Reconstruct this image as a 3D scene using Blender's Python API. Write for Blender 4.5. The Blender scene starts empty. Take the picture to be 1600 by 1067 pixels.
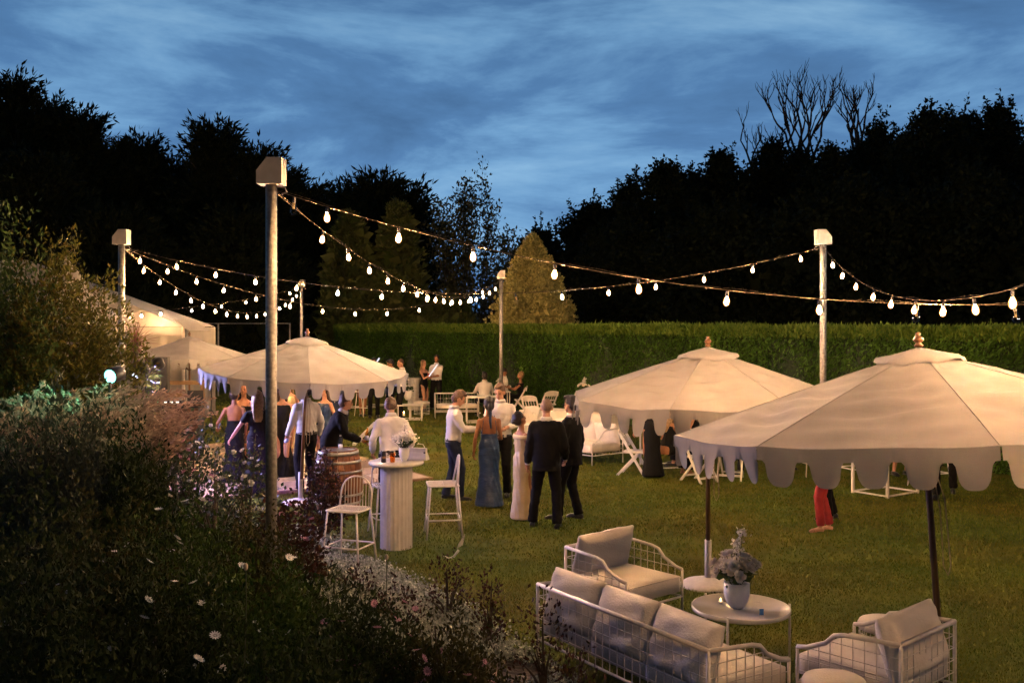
import bpy, math, random
import numpy as np
from mathutils import Vector, Matrix
R = math.radians
random.seed(7); rng = np.random.default_rng(7)
scene = bpy.context.scene
COL = scene.collection
# ------------------------------------------------------------------ camera, world, sun, exposure
FP, CH, HY = 1556.0, 2.85, 505.0          # focal length in photo pixels, camera height, horizon row
cam_d = bpy.data.cameras.new('camera'); cam = bpy.data.objects.new('camera', cam_d); COL.objects.link(cam)
cam.location = (0, 0, CH); cam.rotation_euler = (R(90), 0, 0)
cam_d.sensor_width = 36; cam_d.lens = 36 * FP / 1600; cam_d.shift_y = -28.5 / 1600
cam_d.clip_start = 0.05; cam_d.clip_end = 1200
scene.camera = cam
world = bpy.data.worlds.new('World'); scene.world = world; world.use_nodes = True
wt = world.node_tree; wn = wt.nodes; wl = wt.links; wn.clear()
def wnode(t, **k):
    n = wn.new(t)
    for a, b in k.items(): setattr(n, a, b)
    return n
sky = wnode('ShaderNodeTexSky', sky_type='NISHITA', sun_disc=False, sun_elevation=R(1.0), sun_rotation=R(200))
tc = wnode('ShaderNodeTexCoord'); sep = wnode('ShaderNodeSeparateXYZ'); wl.new(tc.outputs['Generated'], sep.inputs[0])
def wmath(op, a, b=None):
    n = wnode('ShaderNodeMath', operation=op)
    for i, v in enumerate((a, b)):
        if v is None: continue
        if isinstance(v, (int, float)): n.inputs[i].default_value = v
        else: wl.new(v, n.inputs[i])
    return n.outputs[0]
zz = wmath('ADD', wmath('MAXIMUM', sep.outputs[2], 0.0), 0.42)
comb = wnode('ShaderNodeCombineXYZ')
wl.new(wmath('DIVIDE', sep.outputs[0], zz), comb.inputs[0]); wl.new(wmath('DIVIDE', sep.outputs[1], zz), comb.inputs[1])
mp = wnode('ShaderNodeMapping'); mp.inputs['Rotation'].default_value = (0, R(-14), 0); mp.inputs['Scale'].default_value = (1.5, 1.0, 5.2)
wl.new(tc.outputs['Generated'], mp.inputs[0])
n1 = wnode('ShaderNodeTexNoise'); n1.inputs['Scale'].default_value = 1.9; n1.inputs['Detail'].default_value = 9; n1.inputs['Roughness'].default_value = .60; n1.inputs['Distortion'].default_value = .35
wl.new(mp.outputs[0], n1.inputs['Vector'])
ramp = wnode('ShaderNodeValToRGB'); wl.new(n1.outputs['Fac'], ramp.inputs[0])
els = ramp.color_ramp.elements
els[0].position = .32; els[0].color = (.050, .130, .28, 1)
els[1].position = .72; els[1].color = (.27, .49, .72, 1)
e = els.new(.47); e.color = (.080, .20, .41, 1)
e = els.new(.56); e.color = (.145, .32, .56, 1)
# the cloud deck darkens overhead and away from the afterglow
mr = wnode('ShaderNodeMapRange', interpolation_type='SMOOTHSTEP'); mr.inputs[1].default_value = .10; mr.inputs[2].default_value = .80; mr.inputs[3].default_value = 1.12; mr.inputs[4].default_value = .16; wl.new(sep.outputs[2], mr.inputs[0])
mr2 = wnode('ShaderNodeMapRange', interpolation_type='SMOOTHSTEP'); mr2.inputs[1].default_value = -.9; mr2.inputs[2].default_value = .45; mr2.inputs[3].default_value = .25; mr2.inputs[4].default_value = 1.0; wl.new(sep.outputs[1], mr2.inputs[0])
deck = wmath('MULTIPLY', mr.outputs[0], mr2.outputs[0])
b1 = wnode('ShaderNodeBackground'); wl.new(sky.outputs[0], b1.inputs[0]); b1.inputs[1].default_value = 0.006
b2 = wnode('ShaderNodeBackground'); wl.new(ramp.outputs[0], b2.inputs[0]); wl.new(deck, b2.inputs[1])
add = wnode('ShaderNodeAddShader'); wl.new(b1.outputs[0], add.inputs[0]); wl.new(b2.outputs[0], add.inputs[1])
wo = wnode('ShaderNodeOutputWorld'); wl.new(add.outputs[0], wo.inputs[0])
sun_d = bpy.data.lights.new('sun', 'SUN'); sun_d.energy = 0.02; sun_d.angle = R(20); sun_d.color = (1, .8, .65)
sun = bpy.data.objects.new('sun', sun_d); COL.objects.link(sun); sun.rotation_euler = (R(84), 0, R(160))
scene.view_settings.view_transform = 'Standard'; scene.view_settings.look = 'None'
scene.view_settings.exposure = 0.0; scene.view_settings.gamma = 1.0; scene.view_settings.use_curve_mapping = False
scene.render.engine = 'CYCLES'
cy = scene.cycles
cy.use_denoising = True
try: cy.denoiser = 'OPENIMAGEDENOISE'; cy.denoising_input_passes = 'RGB_ALBEDO_NORMAL'
except Exception: pass
cy.max_bounces = 5; cy.diffuse_bounces = 2; cy.glossy_bounces = 2; cy.transmission_bounces = 4; cy.transparent_max_bounces = 16
cy.sample_clamp_indirect = 3.0; cy.sample_clamp_direct = 0; cy.use_light_tree = True
cy.caustics_reflective = False; cy.caustics_refractive = False
BULB = 7400.0            # radiance of one glowing bulb envelope
WARM = (1.0, .55, .24)
# ------------------------------------------------------------------ helpers
def P3(px, py, d): return Vector(((px - 800) / FP * d, d, CH - (py - HY) / FP * d))
def GD(py): return CH * FP / (py - HY)
def G(px, py, z=0.0):
    d = (CH - z) * FP / (py - HY); return Vector(((px - 800) / FP * d, d, z))
def tag(o, label=None, cat=None, group=None, kind=None):
    if label: o['label'] = label
    if cat: o['category'] = cat
    if group: o['group'] = group
    if kind: o['kind'] = kind
    return o
def empty(name, loc=(0, 0, 0), rz=0.0, label=None, cat=None, group=None, scale=1.0):
    o = bpy.data.objects.new(name, None); COL.objects.link(o); o.location = loc; o.rotation_euler = (0, 0, rz)
    o.scale = (scale,) * 3; o.empty_display_size = .1
    return tag(o, label, cat, group)
def copy_tree(o, parent=None):
    c = o.copy(); COL.objects.link(c); c.parent = parent
    for ch in list(o.children): copy_tree(ch, c)
    return c
def link(name, me, mat=None, parent=None, smooth=False):
    o = bpy.data.objects.new(name, me); COL.objects.link(o); o.parent = parent
    if mat is not None and not me.materials: me.materials.append(mat)
    if smooth: me.shade_smooth()
    return o
def again(o, parent=None, loc=None, rot=None):
    c = o.copy(); COL.objects.link(c); c.parent = parent if parent is not None else o.parent
    if loc is not None: c.location = loc
    if rot is not None: c.rotation_euler = rot
    return c
def quads(name, V, Fq, mat, parent=None, smooth=False):
    me = bpy.data.meshes.new(name); n = len(V); f = len(Fq); k = Fq.shape[1]
    me.vertices.add(n); me.vertices.foreach_set('co', np.ascontiguousarray(V, dtype=np.float32).ravel())
    me.loops.add(f * k); me.loops.foreach_set('vertex_index', np.ascontiguousarray(Fq, dtype=np.int32).ravel())
    me.polygons.add(f); me.polygons.foreach_set('loop_start', np.arange(0, f * k, k, dtype=np.int32))
    me.update(calc_edges=True)
    return link(name, me, mat, parent, smooth)
def norm(a): return a / np.maximum(np.linalg.norm(a, axis=-1, keepdims=True), 1e-9)
def sprays(P, D, L, m=1, spread=.4, w=.15, jit=0.0):
    """m pointed leaves at each point P, roughly along D, of length L"""
    P = np.repeat(np.asarray(P, float), m, 0); D = np.repeat(np.asarray(D, float), m, 0)
    L = np.repeat(np.broadcast_to(np.asarray(L, float), (len(P) // m,)), m) * rng.uniform(.65, 1.3, len(P))
    D = norm(norm(D) + rng.normal(0, spread, D.shape))
    if jit: P = P + rng.normal(0, jit, P.shape)
    S = norm(np.cross(D, rng.normal(0, 1, D.shape)))
    tip = P + D * L[:, None]; mid = P + D * (L * .45)[:, None]; hw = (L * w)[:, None] * S
    V = np.stack([P, mid + hw, tip, mid - hw], 1).reshape(-1, 3)
    return V, np.arange(len(V)).reshape(-1, 4)
def merge(*vf):
    Vs, Fs, o = [], [], 0
    for V, f in vf: Vs.append(V); Fs.append(f + o); o += len(V)
    return np.concatenate(Vs), np.concatenate(Fs)
def blades(P, D, L, w, seg=5, droop=.5):
    """arching grass blades as narrow strips"""
    n = len(P); D = norm(D); L = np.broadcast_to(L, (n,)); t = np.linspace(0, 1, seg + 1)
    S = norm(np.cross(D, np.array([0, 0, 1.0]) + rng.normal(0, .3, D.shape)))
    hd = norm(D * [1, 1, 0] + 1e-6)
    c = P[:, None] + D[:, None] * (t[None, :, None] * L[:, None, None]) + (hd[:, None] * .45 - np.array([0, 0, 1.0])) * (droop * t[None, :, None] ** 2.2 * L[:, None, None])
    ww = (w * (1 - t) ** .6)[None, :, None] * S[:, None]
    V = np.stack([c - ww, c + ww], 2).reshape(-1, 3)
    b = (np.arange(n) * (seg + 1) * 2)[:, None] + (np.arange(seg) * 2)[None]
    Fq = np.stack([b, b + 1, b + 3, b + 2], -1).reshape(-1, 4)
    return V, Fq, c[:, -1]
class MB:
    def __init__(s): s.V = []; s.F = []
    def add(s, vs, fs):
        o = len(s.V); s.V += [tuple(v) for v in vs]; s.F += [tuple(i + o for i in f) for f in fs]; return s
    def box(s, x0, x1, y0, y1, z0, z1, M=None):
        vs = [Vector((x, y, z)) for z in (z0, z1) for y in (y0, y1) for x in (x0, x1)]
        if M is not None: vs = [M @ v for v in vs]
        return s.add(vs, [(0, 2, 3, 1), (4, 5, 7, 6), (0, 1, 5, 4), (2, 6, 7, 3), (0, 4, 6, 2), (1, 3, 7, 5)])
    def beam(s, a, b, w, h=None):
        a = Vector(a); b = Vector(b); h = h or w; d = (b - a); L = d.length; q = d.to_track_quat('Y', 'Z').to_matrix().to_4x4()
        return s.box(-w / 2, w / 2, 0, L, -h / 2, h / 2, Matrix.Translation(a) @ q)
    def tube(s, pts, r, n=6, cap=True, flat=1.0):
        pts = [Vector(p) for p in pts]; m = len(pts); rr = r if isinstance(r, (list, tuple)) else [r] * m
        ref = None; vs = []
        for i, p in enumerate(pts):
            t = (pts[min(i + 1, m - 1)] - pts[max(i - 1, 0)]).normalized()
            if ref is None: ref = t.orthogonal().normalized() if abs(t.z) > .9 or True else ref
            u = (ref - t * ref.dot(t))
            u = u.normalized() if u.length > 1e-5 else t.orthogonal().normalized()
            ref = u; v = t.cross(u)
            vs += [p + (u * math.cos(2 * math.pi * k / n) + v * math.sin(2 * math.pi * k / n) * flat) * rr[i] for k in range(n)]
        fs = [(i * n + k, i * n + (k + 1) % n, (i + 1) * n + (k + 1) % n, (i + 1) * n + k) for i in range(m - 1) for k in range(n)]
        if cap: fs += [tuple(range(n))[::-1], tuple(range((m - 1) * n, m * n))]
        return s.add(vs, fs)
    def lathe(s, prof, n=20, c=(0, 0, 0), M=None, sy=1.0):
        vs = []
        for r, z in prof:
            for k in range(n):
                a = 2 * math.pi * k / n; v = Vector((c[0] + r * math.cos(a), c[1] + r * math.sin(a) * sy, c[2] + z)); vs.append(M @ v if M is not None else v)
        m = len(prof)
        fs = [(i * n + k, i * n + (k + 1) % n, (i + 1) * n + (k + 1) % n, (i + 1) * n + k) for i in range(m - 1) for k in range(n)]
        fs += [tuple(range(n))[::-1], tuple(range((m - 1) * n, m * n))]
        return s.add(vs, fs)
    def ell(s, c, r, n=10, m=6, M=None):
        prof = [(math.sin(math.pi * i / m), -math.cos(math.pi * i / m)) for i in range(m + 1)]
        prof[0] = (.02, -1); prof[-1] = (.02, 1); vs = []
        for a, z in prof:
            for k in range(n):
                q = 2 * math.pi * k / n; v = Vector((r[0] * a * math.cos(q), r[1] * a * math.sin(q), r[2] * z))
                if M is not None: v = M @ v
                vs.append(v + Vector(c))
        fs = [(i * n + k, i * n + (k + 1) % n, (i + 1) * n + (k + 1) % n, (i + 1) * n + k) for i in range(m) for k in range(n)]
        fs += [tuple(range(n))[::-1], tuple(range(m * n, (m + 1) * n))]
        return s.add(vs, fs)
    def loft(s, rings, n=14):
        """rings: (center, axis_u, axis_v) with axes scaled to the radii"""
        vs = []
        for c, u, v in rings:
            vs += [c + u * math.cos(2 * math.pi * k / n) + v * math.sin(2 * math.pi * k / n) for k in range(n)]
        m = len(rings)
        fs = [(i * n + k, i * n + (k + 1) % n, (i + 1) * n + (k + 1) % n, (i + 1) * n + k) for i in range(m - 1) for k in range(n)]
        fs += [tuple(range(n))[::-1], tuple(range((m - 1) * n, m * n))]
        return s.add(vs, fs)
    def mesh(s, name='mesh'):
        me = bpy.data.meshes.new(name); me.from_pydata([tuple(v) for v in s.V], [], s.F); me.update(); return me
    def build(s, name, mat, parent=None, smooth=False): return link(name, s.mesh(name), mat, parent, smooth)
def remesh(mb, voxel, smooth=2, extra=None):
    me = mb.mesh('tmp'); o = bpy.data.objects.new('tmp', me); COL.objects.link(o)
    md = o.modifiers.new('r', 'REMESH'); md.mode = 'VOXEL'; md.voxel_size = voxel
    if smooth: ms = o.modifiers.new('s', 'SMOOTH'); ms.factor = .6; ms.iterations = smooth
    dg = bpy.context.evaluated_depsgraph_get(); out = bpy.data.meshes.new_from_object(o.evaluated_get(dg))
    bpy.data.objects.remove(o); bpy.data.meshes.remove(me)
    if extra is not None and extra.V:
        n = len(out.vertices); co = np.empty(n * 3, np.float32); out.vertices.foreach_get('co', co)
        fs = [tuple(p.vertices) for p in out.polygons]
        vs = [tuple(v) for v in co.reshape(-1, 3)] + [tuple(v) for v in extra.V]; fs += [tuple(i + n for i in f) for f in extra.F]
        me2 = bpy.data.meshes.new('m'); me2.from_pydata(vs, [], fs); me2.update(); bpy.data.meshes.remove(out); out = me2
    return out
# ------------------------------------------------------------------ materials
def mat(name, c1, c2=None, rough=.6, scale=8, bump=0.0, bscale=None, metal=0, stretch=(1, 1, 1), trans=0.0, emit=None, estr=0, spec=None, alpha=None, detail=5, lo=.35, hi=.65):
    m = bpy.data.materials.new(name); m.use_nodes = True; nt = m.node_tree; b = nt.nodes['Principled BSDF']
    b.inputs['Roughness'].default_value = rough; b.inputs['Metallic'].default_value = metal
    if spec is not None: b.inputs['Specular IOR Level'].default_value = spec
    t = nt.nodes.new('ShaderNodeTexCoord'); mpn = nt.nodes.new('ShaderNodeMapping'); mpn.inputs['Scale'].default_value = stretch
    nt.links.new(t.outputs['Object'], mpn.inputs[0])
    nz = nt.nodes.new('ShaderNodeTexNoise'); nz.inputs['Scale'].default_value = scale; nz.inputs['Detail'].default_value = detail
    nt.links.new(mpn.outputs[0], nz.inputs['Vector'])
    c2 = c2 or tuple(v * .8 for v in c1)
    rp = nt.nodes.new('ShaderNodeValToRGB'); rp.color_ramp.elements[0].position = lo; rp.color_ramp.elements[1].position = hi
    rp.color_ramp.elements[0].color = (*c2, 1); rp.color_ramp.elements[1].color = (*c1, 1)
    nt.links.new(nz.outputs['Fac'], rp.inputs[0]); nt.links.new(rp.outputs[0], b.inputs['Base Color'])
    if bump:
        nb = nt.nodes.new('ShaderNodeTexNoise'); nb.inputs['Scale'].default_value = bscale or scale * 3; nb.inputs['Detail'].default_value = 4
        nt.links.new(mpn.outputs[0], nb.inputs['Vector'])
        bp = nt.nodes.new('ShaderNodeBump'); bp.inputs['Strength'].default_value = 1.0; bp.inputs['Distance'].default_value = bump
        nt.links.new(nb.outputs['Fac'], bp.inputs['Height']); nt.links.new(bp.outputs[0], b.inputs['Normal'])
    if emit: b.inputs['Emission Color'].default_value = (*emit, 1); b.inputs['Emission Strength'].default_value = estr
    if trans:
        tr = nt.nodes.new('ShaderNodeBsdfTranslucent'); nt.links.new(rp.outputs[0], tr.inputs[0])
        mx = nt.nodes.new('ShaderNodeMixShader'); mx.inputs[0].default_value = trans
        out = nt.nodes['Material Output']; nt.links.new(b.outputs[0], mx.inputs[1]); nt.links.new(tr.outputs[0], mx.inputs[2]); nt.links.new(mx.outputs[0], out.inputs[0])
    return m
def leafmat(name, cols, trans=.25, rough=.6):
    m = bpy.data.materials.new(name); m.use_nodes = True; nt = m.node_tree; b = nt.nodes['Principled BSDF']; b.inputs['Roughness'].default_value = rough
    b.inputs['Specular IOR Level'].default_value = .12
    g = nt.nodes.new('ShaderNodeNewGeometry'); rp = nt.nodes.new('ShaderNodeValToRGB'); el = rp.color_ramp.elements
    for i, c in enumerate(cols):
        if i < 2: k = el[i]
        else: k = el.new(.5)
        k.color = (*c, 1)
    for i, k in enumerate(el): k.position = i / (len(cols) - 1)
    for i, c in enumerate(cols): el[i].color = (*c, 1)
    nt.links.new(g.outputs['Random Per Island'], rp.inputs[0]); nt.links.new(rp.outputs[0], b.inputs['Base Color'])
    if trans:
        tr = nt.nodes.new('ShaderNodeBsdfTranslucent'); nt.links.new(rp.outputs[0], tr.inputs[0])
        mx = nt.nodes.new('ShaderNodeMixShader'); mx.inputs[0].default_value = trans
        out = nt.nodes['Material Output']; nt.links.new(b.outputs[0], mx.inputs[1]); nt.links.new(tr.outputs[0], mx.inputs[2]); nt.links.new(mx.outputs[0], out.inputs[0])
    return m
def patchy(m, scale, lo, hi):
    nt = m.node_tree; b = nt.nodes['Principled BSDF']; src = b.inputs['Base Color'].links[0].from_socket
    t = nt.nodes.new('ShaderNodeTexCoord'); nz = nt.nodes.new('ShaderNodeTexNoise'); nz.inputs['Scale'].default_value = scale; nz.inputs['Detail'].default_value = 4; nt.links.new(t.outputs['Object'], nz.inputs['Vector'])
    rp = nt.nodes.new('ShaderNodeValToRGB'); rp.color_ramp.elements[0].position = .36; rp.color_ramp.elements[0].color = (*lo, 1); rp.color_ramp.elements[1].position = .64; rp.color_ramp.elements[1].color = (*hi, 1)
    mx = nt.nodes.new('ShaderNodeMix'); mx.data_type = 'RGBA'; mx.blend_type = 'MULTIPLY'; mx.inputs[0].default_value = 1
    nt.links.new(nz.outputs['Fac'], rp.inputs[0]); nt.links.new(src, mx.inputs[6]); nt.links.new(rp.outputs[0], mx.inputs[7]); nt.links.new(mx.outputs[2], b.inputs['Base Color'])
def glassmat(name, col=(1, 1, 1), a=.12):
    m = bpy.data.materials.new(name); m.use_nodes = True; nt = m.node_tree; nt.nodes.clear()
    gl = nt.nodes.new('ShaderNodeBsdfGlossy'); gl.inputs['Roughness'].default_value = .05; gl.inputs[0].default_value = (1, 1, 1, 1)
    tp = nt.nodes.new('ShaderNodeBsdfTransparent'); tp.inputs[0].default_value = (*col, 1)
    fr = nt.nodes.new('ShaderNodeLayerWeight'); fr.inputs[0].default_value = a
    mx = nt.nodes.new('ShaderNodeMixShader'); out = nt.nodes.new('ShaderNodeOutputMaterial')
    ml = nt.nodes.new('ShaderNodeMath'); ml.operation = 'MULTIPLY'; ml.inputs[1].default_value = .4; nt.links.new(fr.outputs['Facing'], ml.inputs[0]); nt.links.new(ml.outputs[0], mx.inputs[0]); nt.links.new(tp.outputs[0], mx.inputs[1]); nt.links.new(gl.outputs[0], mx.inputs[2]); nt.links.new(mx.outputs[0], out.inputs[0])
    return m
def emat(name, col, s):
    m = bpy.data.materials.new(name); m.use_nodes = True; nt = m.node_tree; nt.nodes.clear()
    e_ = nt.nodes.new('ShaderNodeEmission'); e_.inputs[0].default_value = (*col, 1); e_.inputs[1].default_value = s
    out = nt.nodes.new('ShaderNodeOutputMaterial'); nt.links.new(e_.outputs[0], out.inputs[0]); return m
M = {}
M['lawn'] = mat('lawn', (.115, .125, .016), (.058, .075, .009), .9, 1.4, .02, 60, lo=.3, hi=.7, spec=.1)
M['soil'] = mat('soil', (.05, .035, .022), (.02, .014, .01), .9, 6, .03)
M['grass'] = leafmat('grass_blade', [(.06, .092, .009), (.112, .14, .016), (.17, .16, .028), (.08, .116, .011)])
M['hedge'] = leafmat('hedge_leaf', [(.036, .088, .012), (.066, .145, .021), (.10, .195, .03), (.05, .115, .016)])
M['hedge_new'] = leafmat('hedge_new_growth', [(.11, .18, .028), (.17, .24, .04), (.08, .14, .022)])
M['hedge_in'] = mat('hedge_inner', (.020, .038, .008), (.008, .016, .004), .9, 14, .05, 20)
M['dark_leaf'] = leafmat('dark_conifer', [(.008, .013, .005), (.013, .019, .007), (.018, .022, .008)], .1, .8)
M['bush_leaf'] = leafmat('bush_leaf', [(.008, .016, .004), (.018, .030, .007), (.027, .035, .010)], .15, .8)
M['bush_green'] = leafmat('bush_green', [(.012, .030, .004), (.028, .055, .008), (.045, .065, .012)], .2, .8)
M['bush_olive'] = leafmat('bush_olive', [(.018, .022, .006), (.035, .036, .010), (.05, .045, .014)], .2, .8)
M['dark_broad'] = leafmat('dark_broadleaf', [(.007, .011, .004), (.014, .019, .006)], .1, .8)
M['cypress'] = leafmat('cypress_leaf', [(.04, .06, .014), (.065, .08, .022), (.085, .09, .028)], .15)
M['gold'] = leafmat('golden_conifer', [(.20, .19, .05), (.36, .32, .10), (.46, .40, .15), (.26, .24, .08)], .15)
M['birch'] = leafmat('birch_leaf', [(.03, .035, .015), (.06, .06, .025)], .2)
M['bark'] = mat('bark', (.06, .045, .03), (.025, .018, .012), .9, 12, .02)
M['grey_leaf'] = leafmat('grey_leaf', [(.055, .065, .04), (.09, .10, .062), (.03, .04, .022), (.065, .07, .05)], .15)
M['green_leaf'] = leafmat('green_leaf', [(.025, .05, .012), (.05, .085, .02), (.07, .10, .03)], .2)
M['rose_leaf'] = leafmat('rose_leaf', [(.02, .035, .014), (.045, .065, .028), (.06, .05, .03)], .15, .4)
M['red_leaf'] = leafmat('red_leaf', [(.040, .015, .010), (.06, .022, .014), (.028, .02, .009), (.05, .032, .012)], .2)
M['gold_leaf'] = leafmat('gold_leaf', [(.07, .075, .012), (.115, .105, .018), (.035, .05, .01), (.085, .060, .014)], .3)
M['plume'] = leafmat('plume', [(.24, .16, .12), (.38, .26, .20), (.16, .10, .08)], .3)
M['tuft_blade'] = leafmat('tuft_blade', [(.022, .024, .009), (.045, .042, .018), (.02, .025, .01)], .2)
M['silver_leaf'] = leafmat('silver_leaf', [(.22, .25, .18), (.50, .52, .44), (.07, .09, .045)], .15)
M['cordyline'] = leafmat('cordyline', [(.10, .045, .04), (.16, .07, .06)], .15)
M['canvas'] = mat('canvas', (.31, .292, .29), (.26, .245, .247), .85, 3, .003, 220, trans=.10, spec=.2)
M['white_metal'] = mat('white_metal', (.68, .61, .53), (.60, .53, .46), .45, 20)
M['linen'] = mat('linen', (.74, .66, .56), (.66, .58, .49), .9, 5, .004, 60, spec=.2)
M['white_paint'] = mat('white_paint', (.64, .59, .52), (.56, .51, .45), .5, 10, .001)
M['gal'] = mat('galvanised', (.30, .285, .26), (.17, .16, .15), .55, 30, .002, 60, metal=.6)
M['boxwhite'] = mat('box_white', (.34, .31, .275), (.28, .255, .225), .6, 8, .001)
M['cable'] = mat('cable', (.13, .105, .08), (.08, .065, .05), 1.0, spec=0)
def bulbmat(name, col, rim, s):
    # glow painted by viewing angle: hot centre, amber towards the rim
    m = emat(name, col, s); nt = m.node_tree; e_ = [n for n in nt.nodes if n.type == 'EMISSION'][0]
    lw = nt.nodes.new('ShaderNodeLayerWeight'); lw.inputs[0].default_value = .5
    rp = nt.nodes.new('ShaderNodeMapRange'); rp.inputs[1].default_value = .02; rp.inputs[2].default_value = .24; rp.inputs[3].default_value = s; rp.inputs[4].default_value = 1.5
    cr = nt.nodes.new('ShaderNodeValToRGB'); cr.color_ramp.elements[0].position = .20; cr.color_ramp.elements[0].color = (*col, 1); cr.color_ramp.elements[1].position = .30; cr.color_ramp.elements[1].color = (*rim, 1)
    nt.links.new(lw.outputs['Facing'], rp.inputs[0]); nt.links.new(lw.outputs['Facing'], cr.inputs[0]); nt.links.new(rp.outputs[0], e_.inputs[1]); nt.links.new(cr.outputs[0], e_.inputs[0]); return m
M['bulb'] = bulbmat('bulb_glow', WARM, (1, .42, .10), BULB)
M['bulb_cool'] = bulbmat('bulb_glow_cool', (1, .86, .66), (1, .6, .3), BULB)
M['glass'] = glassmat('glass')
M['blue_glass'] = glassmat('blue_glass', (.15, .55, .8))
M['amber_glass'] = glassmat('amber_glass', (.9, .6, .25), .2)
M['filament'] = emat('filament', (1, .5, .15), 1.5)
M['black'] = mat('black_plastic', (.015, .015, .016), (.01, .01, .011), .5)
M['grille'] = mat('speaker_grille', (.025, .026, .035), (.012, .012, .016), .7, 120, .002, 200)
M['teak'] = mat('teak', (.24, .115, .045), (.13, .058, .022), .45, 6, .001, 30, stretch=(8, 8, 1))
M['finial'] = mat('finial_wood', (.15, .065, .022), (.09, .036, .012), .45, 8)
M['teak_dark'] = mat('teak_dark', (.10, .045, .02), (.05, .022, .01), .5, 6, .001, 30, stretch=(8, 8, 1))
M['barrel'] = mat('barrel_oak', (.27, .095, .024), (.13, .044, .012), .5, 7, .002, 24, stretch=(3, 3, .5))
M['hoop'] = mat('hoop_steel', (.62, .58, .50), (.45, .42, .36), .3, 20, metal=.8)
M['wood_rail'] = mat('wood_rail', (.22, .13, .06), (.14, .08, .04), .7, 8)
M['parquet'] = mat('parquet', (.42, .30, .20), (.28, .19, .12), .28, 5, .001, 20, stretch=(1, 6, 1))
M['parquet2'] = mat('parquet_pale', (.50, .38, .27), (.36, .26, .18), .25, 5, .001, 20, stretch=(6, 1, 1))
M['tent'] = mat('tent_fabric', (.30, .27, .235), (.25, .225, .20), .7, 2, .004, 8, trans=.15)
M['ceramic'] = mat('ceramic', (.74, .71, .67), (.70, .67, .62), .5)
M['fluted'] = mat('fluted_white', (.56, .52, .47), (.48, .44, .40), .6, 10, .001)
M['table_gloss'] = mat('table_gloss', (.64, .59, .52), (.60, .55, .48), .16)
M['petal'] = leafmat('white_petal', [(.72, .66, .58), (.80, .76, .68), (.62, .54, .46)], .3)
M['petal_cream'] = leafmat('cream_petal', [(.62, .52, .40), (.74, .64, .50)], .3)
M['pink'] = leafmat('pink_petal', [(.36, .16, .22), (.46, .24, .32), (.30, .12, .18)], .25)
M['lilac'] = leafmat('lilac_petal', [(.40, .34, .50), (.50, .46, .58)], .25)
M['daisy'] = leafmat('daisy_petal', [(.58, .56, .58), (.68, .64, .62)], .25)
M['stem'] = mat('stem', (.06, .07, .03), (.04, .05, .02), .8)
M['rope'] = mat('rope', (.42, .33, .24), (.3, .24, .17), .8, 60, .001)
M['can'] = mat('can_dark', (.02, .018, .02), (.03, .02, .02), .3, metal=.5)
M['label'] = mat('bottle_label', (.55, .6, .8), (.5, .5, .7), .5)
M['candle'] = emat('candle_flame', (1, .55, .18), 18)
M['red_cloth'] = mat('red_cloth', (.34, .02, .02), (.24, .012, .014), .7, 6, .004, 30)
patchy(M['grass'], .55, (1.02, .86, .8), (.80, .98, .9)); patchy(M['lawn'], .55, (1.02, .86, .8), (.80, .98, .9))
patchy(M['hedge'], .7, (.6, .62, .6), (1.15, 1.1, 1.0)); patchy(M['hedge_new'], 1.2, (.7, .75, .6), (1.1, 1.05, 1.0))
# ------------------------------------------------------------------ ground
def bed_edge(d):
    """X of the garden bed's right edge at depth d"""
    pts = [(0, 2.2), (6.5, 1.25), (7.9, .45), (9.7, -.35), (11.8, -1.6), (13.6, -2.7), (14.5, -4.5), (15.0, -7.0), (21.3, -11.2), (26, -15), (60, -40)]
    return np.interp(d, [p[0] for p in pts], [p[1] for p in pts])
def mound(x, y):
    t = np.clip((bed_edge(y) - x - .15) / 3.2, 0, 1)
    return t * t * (3 - 2 * t) * .75 * np.clip((30 - y) / 8, 0, 1)
def noise2(x, y, s, seed=0):
    r = np.random.default_rng(seed); v = 0
    for _ in range(6):
        a = r.uniform(0, 6.28); k = s * r.uniform(.6, 1.9); v = v + np.sin(k * (x * np.cos(a) + y * np.sin(a)) + r.uniform(0, 6.28))
    return v / 6
gx = np.concatenate([np.linspace(-300, -24, 10)[:-1], np.linspace(-24, 16, 121), np.linspace(16, 300, 10)[1:]])
gy = np.concatenate([np.linspace(-40, 0, 5)[:-1], np.linspace(0, 40, 121), np.linspace(40, 600, 12)[1:]])
XX, YY = np.meshgrid(gx, gy); ZZ = noise2(XX, YY, .35, 3) * .015 * (YY < 45)
V = np.stack([XX, YY, ZZ], -1).reshape(-1, 3); nx = len(gx)
ii, jj = np.meshgrid(np.arange(len(gy) - 1), np.arange(nx - 1), indexing='ij'); b = (ii * nx + jj).ravel()
tag(quads('lawn', V, np.stack([b, b + 1, b + nx + 1, b + nx], 1), M['lawn'], smooth=True), kind='structure')
bx = np.linspace(-1, 0, 40); by = np.linspace(.5, 24, 80); V = []
for y in by:
    for t in bx:
        x = bed_edge(y) + t * 9 + .1; V.append((x, y, mound(x, y) + .012 + (0 if t < -.01 else -.05) + float(noise2(x, y, 3, 5)) * .03 * (t < -.02)))
ii, jj = np.meshgrid(np.arange(79), np.arange(39), indexing='ij'); b = (ii * 40 + jj).ravel()
tag(quads('garden_bed', np.array(V), np.stack([b, b + 1, b + 41, b + 40], 1), M['soil'], smooth=True), kind='structure')
def hedge_y(x): return 44.5 - 1.496 * (x + 8)
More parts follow.
